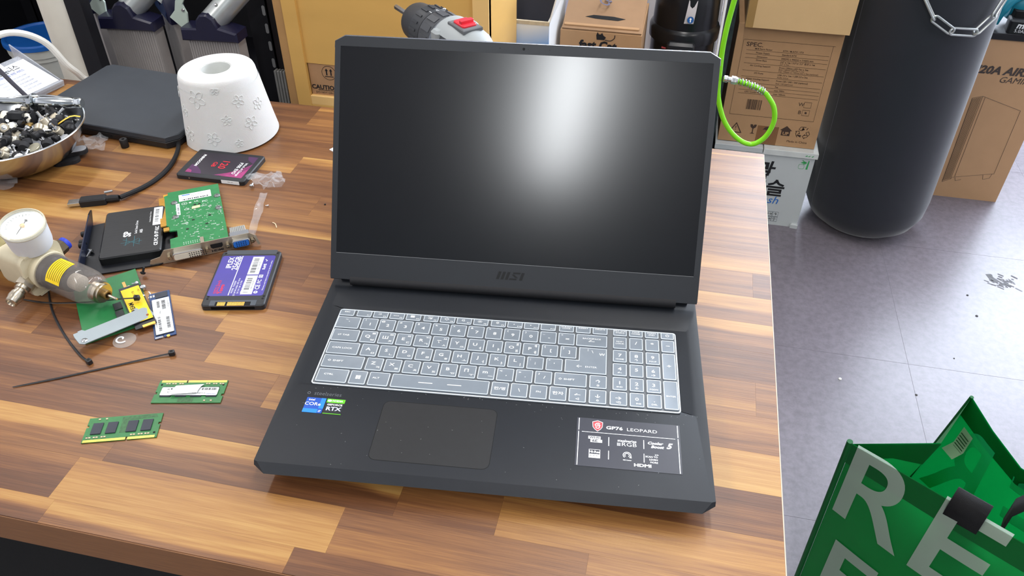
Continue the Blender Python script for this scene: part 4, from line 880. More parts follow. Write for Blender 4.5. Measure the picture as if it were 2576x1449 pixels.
# gauge on top
gz = Matrix.Translation((.008, .004, .054)) @ Matrix.Rotation(R(9), 4, 'X') @ Matrix.Rotation(R(10), 4, 'Y')
g = MB(); g.M = gz; g.lathe([(.0165, -.002), (.0205, .001), (.0215, .006), (.0225, .026), (.0228, .030)], 36); gg = g.build('gauge_case', mat('gauge_white', S(214, 216, 220), .5, var=.05), rgu)
g = MB(); g.M = gz; g.lathe([(.0228, .029), (.0236, .030), (.0236, .034), (.0222, .0345), (.0216, .0315)], 36, False, False); g.build('gauge_rim', film_mat('rim_clear', S(206, 200, 178), .3, .08), gg)
g = MB(); g.M = gz; g.lathe([(.0218, .0300), (.0001, .0302)], 36, False, True); g.build('dial', mat('dial_white', S(226, 232, 226), .5, var=.03), gg)
g = MB(); g.M = gz
for k in range(25):
    a = R(-45+k*270/24); q0 = .0160 if k % 4 else .0145; ca, sa = math.cos(a), math.sin(a)
    g.face(g.add([(q0*ca-.00018*sa, q0*sa+.00018*ca, .0305), (q0*ca+.00018*sa, q0*sa-.00018*ca, .0305), (.0178*ca+.00018*sa, .0178*sa-.00018*ca, .0305), (.0178*ca-.00018*sa, .0178*sa+.00018*ca, .0305)]))
g.build('print', M_grey_ink, gg, smooth=0)
g = MB(); g.M = gz @ Matrix.Rotation(R(-72), 4, 'Z'); g.prism([(-.006, -.0006), (-.009, -.0022), (-.009, .0022), (-.006, .0006), (.0130, .0003), (.0130, -.0003)][::-1], .0312, .0316); g.build('needle', M_ink, gg)
g = MB(); g.M = gz; g.lathe([(.0026, .0305), (.0026, .0322), (.0012, .0326)], 12); g.build('needle_hub', M_sbras, gg)
g = MB(); g.M = gz; g.lathe([(.0215, .0335), (.0001, .0337)], 36, False, True); g.build('gauge_glass', film_mat('gauge_lens', S(220, 226, 222), .86, .03), gg)
# fittings
g = MB(); g.M = Matrix.Translation((.012, -.016, .0235)) @ Vector((.22, -.95, -.16)).to_track_quat('Z', 'Y').to_matrix().to_4x4(); g.lathe([(.0085, 0), (.0085, .008)], 16); g.build('fitting_base', mat('fitting_dark', S(96, 84, 66), .45, .6), rgu)
NM = Matrix.Translation((.014, -.022, .0225)) @ Vector((.22, -.95, -.16)).to_track_quat('Z', 'Y').to_matrix().to_4x4()
g = MB(); g.M = NM; g.lathe([(.0098, 0), (.0098, .009)], 6); g.build('hex_nut', M_nickel, rgu)
g = MB(); g.M = NM; g.lathe([(.0078, .009), (.0078, .013), (.0062, .014), (.0062, .017), (.0074, .018), (.0078, .024), (.0070, .026), (.0066, .031), (.0050, .032), (.0036, .028)], 20); g.build('quick_coupler', M_nickel, rgu)
g = MB(); g.M = Matrix.Translation((.010, .024, .032)) @ Matrix.Rotation(R(-80), 4, 'X'); g.lathe([(.0085, 0), (.0085, .011)], 6); g.build('hex_nut', mat('fitting_dark', S(96, 84, 66)), rgu)
g = MB(); g.M = Matrix.Translation((.010, .035, .034)) @ Matrix.Rotation(R(-80), 4, 'X'); g.lathe([(.0075, 0), (.0078, .001), (.0078, .004), (.0068, .005), (.0040, .005), (.0036, .002)], 20); g.build('push_ring', mat('push_blue', S(46, 66, 190), .4), rgu)

# ---- standing cordless drill behind the screen
DA = math.atan2(.15, -.155)
dr = thing('cordless_drill', 'grey cordless drill with red gear switch standing behind the laptop', 'drill', (-.1715, .568, TT), DA); dr.scale = (1.08,)*3
M_dg = mat('drill_charcoal', S(66, 68, 72), .5, var=.06); M_lg = mat('drill_grey', S(150, 155, 156), .5, var=.04); M_dk = mat('drill_black', S(48, 50, 54), .5)
AX = Matrix.Translation((0, 0, .150)) @ Matrix.Rotation(R(90), 4, 'Y')
def dl(nm, pf, mt, n=32, p=dr):
    g = MB(); g.M = AX; g.lathe(pf, n); return g.build(nm, mt, p)
dl('chuck', [(.0285, .040), (.030, .044), (.030, .060), (.0265, .064), (.024, .090), (.0225, .094), (.014, .098)], M_dk)
for k in range(20):
    g = MB(); g.M = AX @ Matrix.Rotation(R(18*k), 4, 'Z'); g.box(.0286, -.0014, .045, .0312, .0014, .059, .0004); g.build('grip_rib', M_dk, dr)
dl('drill_bit', [(.0036, .096), (.0036, .150), (.003, .152)], M_steel, 6)
dl('torque_ring', [(.0290, .012), (.0305, .014), (.0300, .036), (.0280, .040)], M_dg)
for k in range(14):
    g = MB(); g.M = AX @ Matrix.Rotation(R(25.7*k), 4, 'Z'); g.box(.0296, -.0040, .0155, .0312, .0040, .0345, .0004); g.build('ring_segment', M_dg, dr)
dl('gear_collar', [(.030, -.004), (.031, 0), (.031, .010), (.0295, .012)], mat('collar_slate', S(92, 98, 106), .45))
g = MB()
rgs = [(.0, .031, .033), (-.020, .032, .033), (-.045, .030, .031), (-.065, .024, .026), (-.085, .020, .020), (-.095, .012, .012)]
g.loft([[(x_, wy_*math.cos(2*math.pi*k/24), .150+(hz_*math.sin(2*math.pi*k/24))) for k in range(24)] for x_, wy_, hz_ in rgs]); g.build('motor_housing', M_dg, dr)
# light grey upper shell, a band over the top half
g = MB(); rows = []
for x_, wy_, hz_ in ((.004, .0325, .0345), (-.020, .0335, .0350), (-.045, .0310, .0330), (-.066, .0230, .0280), (-.080, .0150, .0240)):
    rows.append([(x_, wy_*math.cos(R(a)), .150+hz_*math.sin(R(a))) for a in range(40, 143, 8)])
g.loft(rows, False, False, closed=False).build('top_shell', M_lg, dr)
MB().box(-.046, -.013, .181, -.010, .013, .1855, .001).build('switch_recess', mat('recess_grey', S(98, 100, 102), .6), dr)
g = MB(); g.prism(rect(-.040, -.0095, -.016, .0095, .003), .184, .188, .001); gs = g.build('gear_switch', mat('switch_red', S(218, 44, 58), .45), dr)
g = MB(); g.prism(rect(-.034, -.0085, -.028, .0085, .001), .187, .192, .0008); g.build('switch_ridge', mat('switch_red', S(218, 44, 58)), gs)
for s_ in (-1, 1):
    g = MB(); g.prism(rect(-.012, .024*s_-.006, .004, .024*s_+.006, .004), .158, .176, .003); g.build('shell_lug', M_lg, dr)
    g = MB(); g.loft([[(x_, s_*(y_), zz) for x_, y_, zz in r_] for r_ in ([(-.004, .0325, .150), (-.004, .0325, .162), (.012, .031, .160), (.012, .031, .150)], [(-.004, .034, .150), (-.004, .034, .162), (.012, .0325, .160), (.012, .0325, .150)])]); g.build('side_badge', M_lg, dr)
MB().box(-.088, -.010, .170, -.070, .006, .1735, .001).build('level_window', mat('level_frame', S(206, 210, 200), .5), dr)
MB().box(-.084, -.0065, .173, -.074, .002, .1742).build('level_gauge', mat('level_green', S(70, 96, 50), .4), dr)
for k, s_ in enumerate(('1', '5', '9')): text(s_, .008, M_white, dr, (.036, .010-.010*k, .1505+.0305), (0, 0, R(-90)))
g = MB(); g.loft([[(cx_+x_, y_, zz) for x_, y_ in rr(.038, .032, .012)] for zz, cx_ in ((.030, -.040), (.070, -.034), (.110, -.026), (.145, -.024))]); g.build('handle', M_dk, dr)
g = MB(); g.prism(rr(.016, .014, .004, -.002, 0), .104, .122, .002); g.build('trigger', mat('switch_red', S(218, 44, 58)), dr)
MB().prism(rr(.110, .066, .012, -.028, 0), 0, .032, .004).build('battery', M_dg, dr)

# ---- paper tray of business forms and cables at the far corner
fh = thing('leaflet_holder', 'clear acrylic holder with white printed leaflets by the table corner', 'leaflet holder', (-.880, .560, TT), R(76))
M_acr = film_mat('acrylic', S(206, 212, 222), .55, .06)
TL = (R(17), 0, 0)
MB().prism(rect(-.105, 0, .082, .095, .002), 0, .002).build('front_plate', M_acr, fh, (0, 0, .004), TL)
sh_ = MB().prism(rect(-.102, .004, .079, .080), .0022, .006).build('leaflet', mat('leaflet_paper', S(224, 228, 234), .6), fh, (0, 0, .004), TL)
text('(주)장원디스', .0150, M_ink, sh_, (.030, .068, .0062), 0, xs=.75); text('고객만족을 위한 서비스', .0062, mat('ink_blue', S(90, 110, 190), .5), sh_, (.036, .057, .0062), xs=.8)
g = MB(); g.ring(rr(.030, .017, .003, -.024, .052), rr(.0288, .0158, .0027, -.024, .052), .006, .0062); g.build('print', M_grey_ink, sh_)
text('사업자등록', .0050, M_ink, sh_, (-.024, .0555, .0062)); text('전문업체', .0050, M_ink, sh_, (-.024, .0485, .0062))
for k in range(5): text('서비스 안내 · 010 2345 6789', .0042, mat('ink_pale', S(170, 176, 196), .5), sh_, (.03, .046-.008*k, .0062))
MB().prism(rect(-.060, .066, .060, .105), .001, .0018).build('back_sheet', mat('leaflet_paper', S(224, 228, 234)), fh, (-.02, 0, .004), (R(24), 0, 0))
MB().prism(rect(-.105, .0, .082, .004), 0, .010).build('lip', M_acr, fh, (0, -.002, .001), TL)
g = MB(); g.loft([[(.083, .002, 0), (.085, .002, 0), (.085, .004, .008), (.083, .004, .008)], [(.083, .10, 0), (.085, .10, 0), (.085, .105, .050), (.083, .105, .050)]]); g.build('side_wing', M_acr, fh)
MB().prism(rect(-.105, 0, .083, .10), 0, .002).build('back_foot', M_acr, fh, (0, .002, .0004))
tag(MB().prism(rect(-.02, -.006, .05, .006, .001), 0, .012, .001).build('orange_block', mat('orange_wood', S(224, 150, 60), .6), None, (-1.02, .620, TT+.0005), R(45)), 'short orange wooden block behind the leaflet holder', 'block')
wc = tag(MB().tube(bez([(-1.06, .500, .020), (-.98, .520, .058), (-.925, .565, .090), (-.895, .610, .098), (-.868, .640, .075), (-.853, .655, .030), (-.848, .670, .004), (-.842, .690, -.05), (-.842, .695, -.30)], 8), .0052, 10).build('white_cable', mat('cord_white', S(228, 226, 218), .45), None, (0, 0, TT)), 'thick white cord arching over the leaflets and off the table', 'cable')
tag(MB().tube(bez([(-1.08, .600, .004), (-1.00, .590, .066), (-.945, .575, .082), (-.900, .560, .070), (-.860, .548, .040), (-.832, .545, .012), (-.815, .545, .004)], 8), .0034, 8).build('thin_cable', mat('cord_dark', S(56, 54, 66), .5), None, (0, 0, TT)), 'thin dark cord crossing the white leaflets', 'cable')
# ---------------------------------------------------------------- behind the table
XZ = Matrix.Rotation(R(90), 4, 'X')      # draws x-y shapes as x-z, extruding towards -y
FACE = (R(90), 0, 0)                     # lettering on a face that looks towards -y
# plywood cabinet with an open lower bay
M_ply = mat('yellow_plywood', S(214, 168, 92), .45, var=.07, vs=3, stretch=(1, 1, 5)); M_plye = mat('plywood_edge', S(176, 134, 84), .6, var=.1, vs=20)
cy0 = .95
ca = thing('plywood_cabinet', 'yellow plywood cabinet with an open bay behind the worktable', 'cabinet', (0, cy0, 0))
MB().box(-.630, .002, 0, -.612, .24, 1.02, .001).build('side_panel', M_plye, ca)
MB().box(-.235, .002, 0, -.217, .24, 1.02, .001).build('side_panel', M_ply, ca)
MB().box(-.612, .0, 0, -.584, .018, 1.02, .001).build('stile', M_ply, ca)
MB().box(-.246, -.002, 0, -.217, .016, 1.02, .001).build('stile', mat('plywood_pale', S(232, 190, 122), .45, var=.05, vs=4), ca)
MB().box(-.584, .006, .650, -.246, .018, 1.02, .001).build('front_panel', M_ply, ca)
MB().box(-.584, .001, .566, -.246, .228, .584, .001).build('shelf_board', mat('plywood_pale', S(232, 190, 122)), ca)
MB().box(-.584, .001, 0, -.246, .016, .566, .001).build('lower_panel', M_ply, ca)
MB().box(-.612, .228, 0, -.235, .238, 1.02).build('back_panel', M_plye, ca)
MB().box(-.630, .0, 1.02, -.217, .24, 1.036, .001).build('top_board', M_ply, ca)
cc = thing('caution_carton', 'brown carton printed CAUTION inside the cabinet bay', 'box', (0, 0, 0))
MB().box(-.582, cy0+.008, .5845, -.30, cy0+.22, .6495, .001).build('carton', mat('carton_brown', S(172, 132, 94), .85, var=.05), cc)
text('CAUTION', .0125, M_ink, cc, (-.5525, cy0+.0074, .6005), FACE, bold=.03)
text('DO NOT DROP', .006, M_ink, cc, (-.5525, cy0+.0074, .5895), FACE)
g = MB(); g.M = XZ; g.box(-.568, .5945, -cy0-.0076, -.530, .5953, -cy0-.0072); g.build('print', M_ink, cc)
g = MB(); g.M = Matrix.Translation((-.541, cy0+.0078, .632)) @ XZ; g.ring(circ(.0145, 28), circ(.0139, 28), 0, .0004); g.build('print', M_ink, cc)
for dx in (-.0045, .0045):
    g = MB(); g.M = Matrix.Translation((-.541+dx, cy0+.0078, .634)) @ XZ; g.prism([(-.0012, -.007), (.0012, -.007), (.0012, .002), (.003, .002), (0, .007), (-.003, .002), (-.0012, .002)], 0, .0004); g.build('print', M_ink, cc, smooth=0)
g = MB(); g.M = Matrix.Translation((-.541, cy0+.0078, .6245)) @ XZ; g.box(-.009, -.0006, 0, .009, .0006, .0004); g.build('print', M_ink, cc)

# dark shelving at the far corner with slotted posts
M_shelf = mat('shelf_black', S(27, 27, 32), .55, .2, var=.1)
sv = thing('shelving_unit', 'black slotted-angle shelving in the dim corner behind the table', 'shelving', (-.010, .030, 0))
for x, y in ((-.690, .985), (-.690, 1.55), (-1.75, .985), (-1.75, 1.55)):
    g = MB(); g.box(x-.022, y, 0, x+.022, y+.003, 1.5); g.build('post', M_shelf, sv)
    g = MB(); g.box(x+.019, y, 0, x+.022, y+.040, 1.5); g.build('post_flange', M_shelf, sv)
slot = MB(); slot.M = XZ; slot.prism(rr(.0065, .020, .0032), 0, .0006); sm = slot.build('slot', mat('slot_light', S(140, 140, 140), .6), mesh_only=True)
for k in range(9): link('slot', sm, sv, (-.676, .9848, .47+.036*k))
for z in (.372, 1.0): MB().box(-1.77, .99, z, -.67, 1.59, z+.02).build('shelf_board', M_shelf, sv)
MB().box(-1.77, 1.59, 0, -.66, 1.60, 1.5).build('back_sheet', mat('back_dark', S(24, 24, 28), .8, var=.3, vs=9), sv)
MB().box(-1.77, .99, 0, -1.765, 1.59, 1.5).build('side_sheet', M_shelf, sv)
for k in range(4):
    tag(MB().box(0, 0, 0, .0045, .012, .62, .0008).build('metal_strip', mat('strip_grey', S(150, 150, 146), .45, .5), None, (-.664+.0062*k, .958, .0), (R(-1), 0, 0)), 'thin grey metal strip in a bundle between shelf post and cabinet', 'metal strip', 'grey metal strips')
tag(MB().box(0, 0, 0, .0045, .012, .555, .0008).build('metal_strip', mat('strip_grey', S(150, 150, 146)), None, (-.664+.0062*4, .958, .0), (R(-1), 0, 0)), 'shortest grey metal strip, right against the plywood cabinet', 'metal strip')
# tub with a blue lid
tu = thing('plastic_tub', 'whitish plastic tub with a blue lid on the dark shelf', 'tub', (-1.395, 1.20, .3925)); tu.scale = (.68,)*3
M_tub = mat('tub_white', S(202, 200, 190), .5, var=.06)
MB().lathe([(.092, 0), (.097, .004), (.105, .14), (.108, .150), (.112, .152), (.112, .166), (.117, .168), (.119, .196), (.112, .205)], 40).build('tub', M_tub, tu)
MB().lathe([(.121, .196), (.125, .198), (.125, .212), (.120, .217), (.113, .217), (.110, .210), (.090, .208), (.001, .208)], 40).build('lid', mat('lid_blue', S(28, 96, 176), .4, var=.06), tu)
tag(MB().tube([(-.970, .79, 0), (-.969, .79, .4), (-.963, .79, .80), (-.958, .79, 1.15)], .0205, 20).build('plastic_pipe', mat('pipe_cream', S(216, 210, 196), .5, var=.03), None), 'cream plastic pipe leaning between the table and the shelving', 'pipe')
tag(MB().box(-.03, -.012, 0, .03, .012, 1.2, .002).build('black_upright', M_shelf, None, (-.990, .868, 0)), 'plain black upright bar beside the cream pipe', 'bar')

# folded aluminium ladders: ribbed rails with navy caps and round struts
M_navy = mat('navy_plastic', S(27, 27, 50), .25, var=.05); M_alu = mat('aluminium', S(166, 160, 156), .45, .25, var=.05); M_tubeal = mat('strut_alu', S(186, 190, 188), .3, .7); M_link = mat('link_pale', S(186, 200, 188), .5)
def ladder(label, x0, w_, zc, sx):
    L = thing('folding_ladder', label, 'ladder', (x0, .905, 0))
    # ribbed rail: corrugated front
    P = []; n = 20
    for k in range(n): P += [(k*w_/n, 0), (k*w_/n+w_/n*.45, 0), (k*w_/n+w_/n*.5, .0012), (k*w_/n+w_/n*.95, .0012)]
    P += [(w_, 0), (w_, .028), (0, .028)]
    MB().prism(P, 0, zc-.020).build('ribbed_rail', M_alu, L, smooth=0)
    g = MB(); g.M = Matrix.Translation((0, .028, 0)) @ XZ
    g.prism([(-.006, zc-.028), (w_+.006, zc-.024), (w_+.006, zc-.006), (w_*.72, zc+.002), (w_*.66, zc+.018), (w_*.54, zc+.026), (w_*.40, zc+.024), (w_*.31, zc+.014), (w_*.27, zc-.002), (-.004, zc-.004)], 0, .040, .003); g.build('end_cap', M_navy, L)
    g = MB(); g.tube([(w_*.50, .012, zc+.004), (w_*.50+.045, .045, zc+.050), (w_*.5+.085, .075, zc+.092)], .0235, 18); g.build('strut', M_tubeal, L)
    MB().lathe([(.0032, 0), (.0026, .0012), (.001, .0016)], 10).build('rivet', M_steel, L, (w_*.5+.018, .006, zc+.040), (R(50), R(-10), 0))
    # smooth rail beside it, turned
    g = MB(); g.M = Matrix.Translation((-.040*sx, .030, 0)) @ Matrix.Rotation(R(-38), 4, 'Z'); g.box(-.070, 0, 0, 0, .022, zc+.002, .004); g.build('smooth_rail', M_alu, L)
    g = MB(); g.M = Matrix.Translation((-.040*sx, .028, 0)) @ Matrix.Rotation(R(-38), 4, 'Z') @ Matrix.Translation((0, .026, 0)) @ XZ
    g.prism([(-.058, zc+.006), (.004, zc-.014), (.006, zc+.010), (-.006, zc+.034), (-.026, zc+.020), (-.040, zc+.034), (-.060, zc+.038)], 0, .036, .003); g.build('end_cap', M_navy, L)
    g = MB(); g.tube([(-.040*sx-.026, .045, zc+.022), (-.030, .070, zc+.062), (-.004, .090, zc+.092)], .021, 18); g.build('strut', M_tubeal, L)
    g = MB(); g.M = Matrix.Translation((-.020, .020, zc)) @ XZ; g.prism([(-.018, .004), (.002, -.014), (.016, -.010), (.020, .014), (.014, .030), (.034, .060), (.024, .064), (.002, .036), (-.004, .018)], 0, .004); g.build('hinge_link', M_link, L, smooth=0)
    MB().lathe([(.0035, 0), (.0028, .0016), (.001, .002)], 10).build('rivet', M_steel, L, (-.006, .0155, zc+.020), FACE)
    return L
ladder('folded aluminium ladder nearest the cream pipe, navy end caps', -.962, .103, .735, 1)
ladder('folded aluminium ladder behind the toilet roll, navy end caps', -.792, .103, .728, 1)
g = MB(); g.M = Matrix.Translation((-.905, .945, .800)) @ Matrix.Rotation(R(-40), 4, 'Y') @ XZ; g.prism(rect(-.03, -.012, .07, .012), 0, .002); wt = g.build('warning_tag', mat('tag_ochre', S(170, 128, 40), .6), None, smooth=0)
tag(wt, 'ochre warning tag stuck between the ladder struts', 'tag')
text('SAFETY', .014, M_ink, wt, (-.890, .9425, .813), (R(90), R(-40), 0), bold=.03)

# open white and blue carton
ob = thing('printed_carton', 'open white carton with a blue fade beside the cabinet', 'box', (-.222, 1.20, 0))
def fade():
    m = mat('carton_blue_fade', S(226, 230, 232), .5, var=.01); nt = m.node_tree; N = nt.nodes; L = nt.links; b_ = N['Principled BSDF']
    tc = N.new('ShaderNodeTexCoord'); sx = N.new('ShaderNodeSeparateXYZ'); L.new(tc.outputs['Object'], sx.inputs[0])
    a_ = N.new('ShaderNodeMath'); a_.operation = 'MULTIPLY_ADD'; L.new(sx.outputs['X'], a_.inputs[0]); a_.inputs[1].default_value = -.28; L.new(sx.outputs['Z'], a_.inputs[2])
    mr = N.new('ShaderNodeMapRange'); mr.inputs[1].default_value = .655; mr.inputs[2].default_value = .592; L.new(a_.outputs[0], mr.inputs[0])
    mx = N.new('ShaderNodeMix'); mx.data_type = 'RGBA'; L.new(mr.outputs[0], mx.inputs[0]); mx.inputs[6].default_value = S(224, 228, 230); mx.inputs[7].default_value = S(36, 140, 226); L.new(mx.outputs[2], b_.inputs['Base Color']); return m
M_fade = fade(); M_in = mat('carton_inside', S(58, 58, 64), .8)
MB().box(-.072, 0, .0, .072, .004, .672).build('front_side', M_fade, ob); MB().box(.068, .004, 0, .072, .22, .672).build('side', M_paper, ob); MB().box(-.072, .004, 0, -.068, .22, .672).build('side', M_paper, ob); MB().box(-.068, .216, 0, .068, .22, .672).build('back_side', M_in, ob)
MB().box(-.068, .004, .40, .068, .216, .404).build('floor_flap', M_in, ob)
g = MB(); g.M = Matrix.Translation((0, .218, .672)) @ Matrix.Rotation(R(-25), 4, 'X'); g.box(-.07, 0, 0, .07, .003, .16); g.build('flap', M_in, ob)
g = MB(); g.M = Matrix.Translation((.070, 0, .672)) @ Matrix.Rotation(R(14), 4, 'Y'); g.box(0, .004, 0, .003, .21, .10); g.build('flap', M_paper, ob)
MB().box(-.072, -.0006, .666, .072, .0046, .6735).build('torn_edge', mat('torn_card', S(196, 184, 160), .9, var=.15, vs=120), ob)
# brown carton with a cat emblem
fc = thing('cat_carton', 'brown carton with a black cat emblem and a slit top flap', 'box', (0, 1.30, 0))
MB().box(-.141, 0, 0, .037, .20, .622, .001).build('carton', M_kraft, fc)
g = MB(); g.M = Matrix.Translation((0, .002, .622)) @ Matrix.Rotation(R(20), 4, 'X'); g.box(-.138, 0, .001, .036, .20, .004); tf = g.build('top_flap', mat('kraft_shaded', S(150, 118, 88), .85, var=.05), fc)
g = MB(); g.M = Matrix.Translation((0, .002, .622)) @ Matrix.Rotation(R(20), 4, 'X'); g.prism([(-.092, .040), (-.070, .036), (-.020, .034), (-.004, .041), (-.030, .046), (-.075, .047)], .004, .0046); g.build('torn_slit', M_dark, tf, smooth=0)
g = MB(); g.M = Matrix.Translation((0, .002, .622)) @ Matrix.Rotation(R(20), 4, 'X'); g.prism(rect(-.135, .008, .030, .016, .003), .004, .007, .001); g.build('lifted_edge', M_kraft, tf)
text('Cell', .034, mat('marker_blue', S(88, 88, 112), .7), tf, (-.052, .084, .662), (R(20), 0, R(82)), bold=.02)
text('fast Cat', .026, M_ink, fc, (-.0565, -.0008, .5915), FACE, bold=.045)
g = MB(); g.M = Matrix.Translation((-.050, -.0004, .6115)) @ XZ; g.prism([(-.010, -.006), (.006, -.006), (.010, .000), (.004, .004), (.001, .010), (-.002, .006), (-.006, .006), (-.009, .011), (-.0115, .004)], 0, .0005); g.build('logo', M_ink, fc, smooth=0)
MB().tube(bez([(-.042, -.0006, .606), (-.030, -.0006, .605), (-.022, -.0006, .611), (-.021, -.0006, .618)], 4), .0009, 5).build('logo', M_ink, fc)
# white panel, compressor, rod, dark case
tag(MB().box(.020, 1.72, 0, .215, 1.735, .95, .001).build('white_board', mat('panel_white', S(226, 224, 230), .6, var=.01), None), 'plain white panel standing upright behind the black compressor', 'panel')
cm = thing('compressor', 'black domed compressor with a curved sticker and copper pipe stub', 'compressor', (.125, 1.52, .0))
M_cmp2 = mat('compressor_black', S(18, 19, 22), .28, var=.1)
MB().box(-.075, -.07, 0, .075, .09, .36, .004).build('stand', M_blackm, cm)
MB().lathe([(.060, .36), (.074, .372), (.076, .40), (.076, .545), (.082, .548), (.083, .572), (.080, .578), (.076, .582), (.074, .640), (.066, .690), (.046, .722), (.001, .735)], 40).build('shell', M_cmp2, cm)
MB().prism(rect(-.034, -.094, .030, -.06, .006), .500, .560, .006).build('terminal_cover', mat('cover_black', S(34, 35, 38), .35), cm)
MB().lathe([(.038, .498), (.040, .500), (.040, .506), (.036, .512)], 24).build('cover_ring', M_black, cm, (-.002, -.052, 0))
g = MB(); g.tube([(.052, -.075, .44), (.052, -.075, .512), (.050, -.070, .528)], [.0075, .0075, .002], 12); g.build('copper_stub', mat('copper', S(214, 160, 104), .25, .95), cm)
g = MB(); rows = []
for q in (0, 1):
    rows.append([(((.0775-.012*(t**2))*math.sin(R(-2+q*16)+.10*t), -(.0775-.012*(t**2))*math.cos(R(-2+q*16)+.10*t), .602+.075*t)) for t in [k/6 for k in range(7)]])
g.loft(rows, False, False, closed=False); stc = g.build('curved_sticker', mat('sticker_pale', S(196, 190, 190), .5), cm)
MB().prism(circ(.0075, 18), 0, .0008).build('print', mat('badge_blue', S(28, 86, 150), .4), stc, (.0110, -.0785, .612), (R(80), 0, R(8)))
MB().prism([(-.0012, -.005), (.0012, -.005), (.0012, .001), (.003, .001), (0, .005), (-.003, .001), (-.0012, .001)], .0008, .0012).build('print', M_white, stc, (.0110, -.0785, .612), (R(80), 0, R(8)))
MB().tube(bez([(-.040, -.072, .530), (-.052, -.074, .500), (-.058, -.072, .44)], 5), .0022, 6).build('wire', M_blackm, cm)
MB().tube([(-.036, -.080, .541), (-.046, -.078, .542)], .0022, 6).build('wire_end', mat('wire_red', S(150, 40, 44), .5), cm)
tag(MB().tube([(.205, 1.44, 0), (.2085, 1.44, .9)], .0030, 8).build('white_rod', M_white, None), 'thin upright white rod beside the green hose', 'rod')
tag(MB().box(.221, 1.58, 0, .244, 1.80, .80, .002).build('dark_case', mat('speckled_dark', S(40, 52, 52), .6, var=.45, vs=60), None), 'narrow dark speckled case standing against the specification carton', 'computer case')

# stacked cartons
wbx = thing('wet_tissue_carton', 'white carton with Korean lettering at the bottom of the stack', 'box', (0, 1.574, 0))
M_wbx = mat('carton_white', S(188, 193, 194), .7, var=.03, vs=12)
MB().box(.252, 0, 0, .512, .30, .222, .002).build('carton', M_wbx, wbx)
MB().box(.250, -.003, .223, .375, .30, .2375, .001).build('lid_flap', M_wbx, wbx); MB().box(.377, -.006, .2225, .517, .30, .2385, .001).build('lid_flap', mat('carton_white2', S(202, 206, 204), .7), wbx)
g = MB(); g.M = Matrix.Translation((.505, -.002, 0)); g.prism([(-.012, -.004), (.008, -.006), (.010, .006), (-.010, .006)], 0, .014, .003); g.build('torn_corner', M_wbx, wbx)
text('물', .070, M_ink, wbx, (.378, -.0006, .160), (R(90), 0, 0), bold=.02); text('ㅏ', .048, M_ink, wbx, (.4035, -.0008, .175), (R(90), 0, 0), bold=.03, shear=.15)
text('슬', .056, M_ink, wbx, (.430, -.0008, .116), FACE, bold=.02); text('fresh', .034, mat('carton_blue', S(36, 104, 186), .6), wbx, (.412, -.0008, .080), FACE, shear=.25, align='CENTER')
for i in range(2):
    for j in range(2):
        g = MB(); g.M = Matrix.Translation((.431+.0165*i, -.0003, .036-.0165*j)) @ XZ; g.ring(rr(.0155, .0155), rr(.0145, .0145), 0, .0004); g.build('print', M_grey_ink, wbx, smooth=0)
        text('↑↑↔☂'[j*2+i] if (i, j) != (0, 0) else '↔', .012, M_ink, wbx, (.431+.0165*i, -.0008, .036-.0165*j), FACE)
M_gm = mat('mark_green', S(48, 160, 84), .6)
for P in ([(.494, .187), (.499, .187), (.4995, .213), (.497, .213)], [(.478, .206), (.488, .210), (.494, .208), (.487, .203)], [(.480, .213), (.490, .207), (.493, .204), (.484, .213)], [(.484, .200), (.492, .203), (.494, .207)]):
    g = MB(); g.M = Matrix.Translation((0, -.0002, 0)) @ XZ; g.prism(P, 0, .0005); g.build('print', M_gm, wbx, smooth=0)
g = MB(); g.M = Matrix.Translation((.482, -.0002, .194)) @ XZ; g.ring(rr(.015, .014, .004), rr(.0138, .0128, .0036), 0, .0004); g.build('print', M_gm, wbx, smooth=0)
for P in ([(.484, .2290), (.490, .2325), (.489, .2285)], [(.490, .2290), (.498, .2320), (.495, .2285)], [(.500, .2285), (.506, .2330), (.5035, .2280)]):
    g = MB(); g.M = Matrix.Translation((0, -.0064, 0)) @ XZ; g.prism(P[::-1], 0, .0004); g.build('print', M_gm, wbx, smooth=0)
spx = thing('specification_carton', 'brown carton printed with a SPEC. table on the white carton', 'box', (0, 1.59, 0))
MB().box(.255, 0, .2400, .505, .28, .560, .001).build('carton', M_kraft, spx)
ys = -.0004
def pr(x0, z0, x1, z1):
    g = MB(); g.M = XZ; g.box(x0, z0, .0001, x1, z1, .0005); return g.build('print', M_brown_ink, spx, smooth=0)
for a in ((.2745, .520, .490, .5206), (.2730, .318, .4850, .3186), (.2730, .318, .2736, .520), (.4850, .318, .4856, .5206)): pr(*a)
for z in (.494, .484, .474, .460, .441, .425, .408, .3985, .3890, .379): pr(.284, z, .4815, z+.0005)
text('SPEC.', .0150, M_brown_ink, spx, (.2815, ys-.0002, .5085), FACE, xs=1.15, align='LEFT', bold=.01)
for z, a, c_ in ((.4985, 'M/B Form Factor', 'ATX / M-ATX / ITX'), (.4885, 'Power Supply', 'Standard ATX'), (.4785, 'Dimension', '200(W) x 440(H) x 310(D) mm'), (.4695, 'Drive Bays', '3.5" x 1ea / 3.5"or 2.5" 옵션 x 1ea'), (.4550, 'Air Cooling Support', 'Front 120mm LED Fan x 3ea'), (.4355, 'I/O Ports', 'USB 3.0 x 1ea / USB 2.0 x 2ea'), (.4195, 'Water Cooling Support', 'Front 120 / 240 / 360 (optional)'), (.4030, 'PCI Slots', '7ea'), (.3935, 'VGA Support', 'max 340m'), (.3838, 'CPU Cooler Support', 'max 160mm')):
    text(a, .0060, M_brown_ink, spx, (.325, ys-.0002, z), FACE, bold=.01); text(c_, .0060, M_brown_ink, spx, (.371, ys-.0002, z), FACE, align='LEFT', bold=.01)
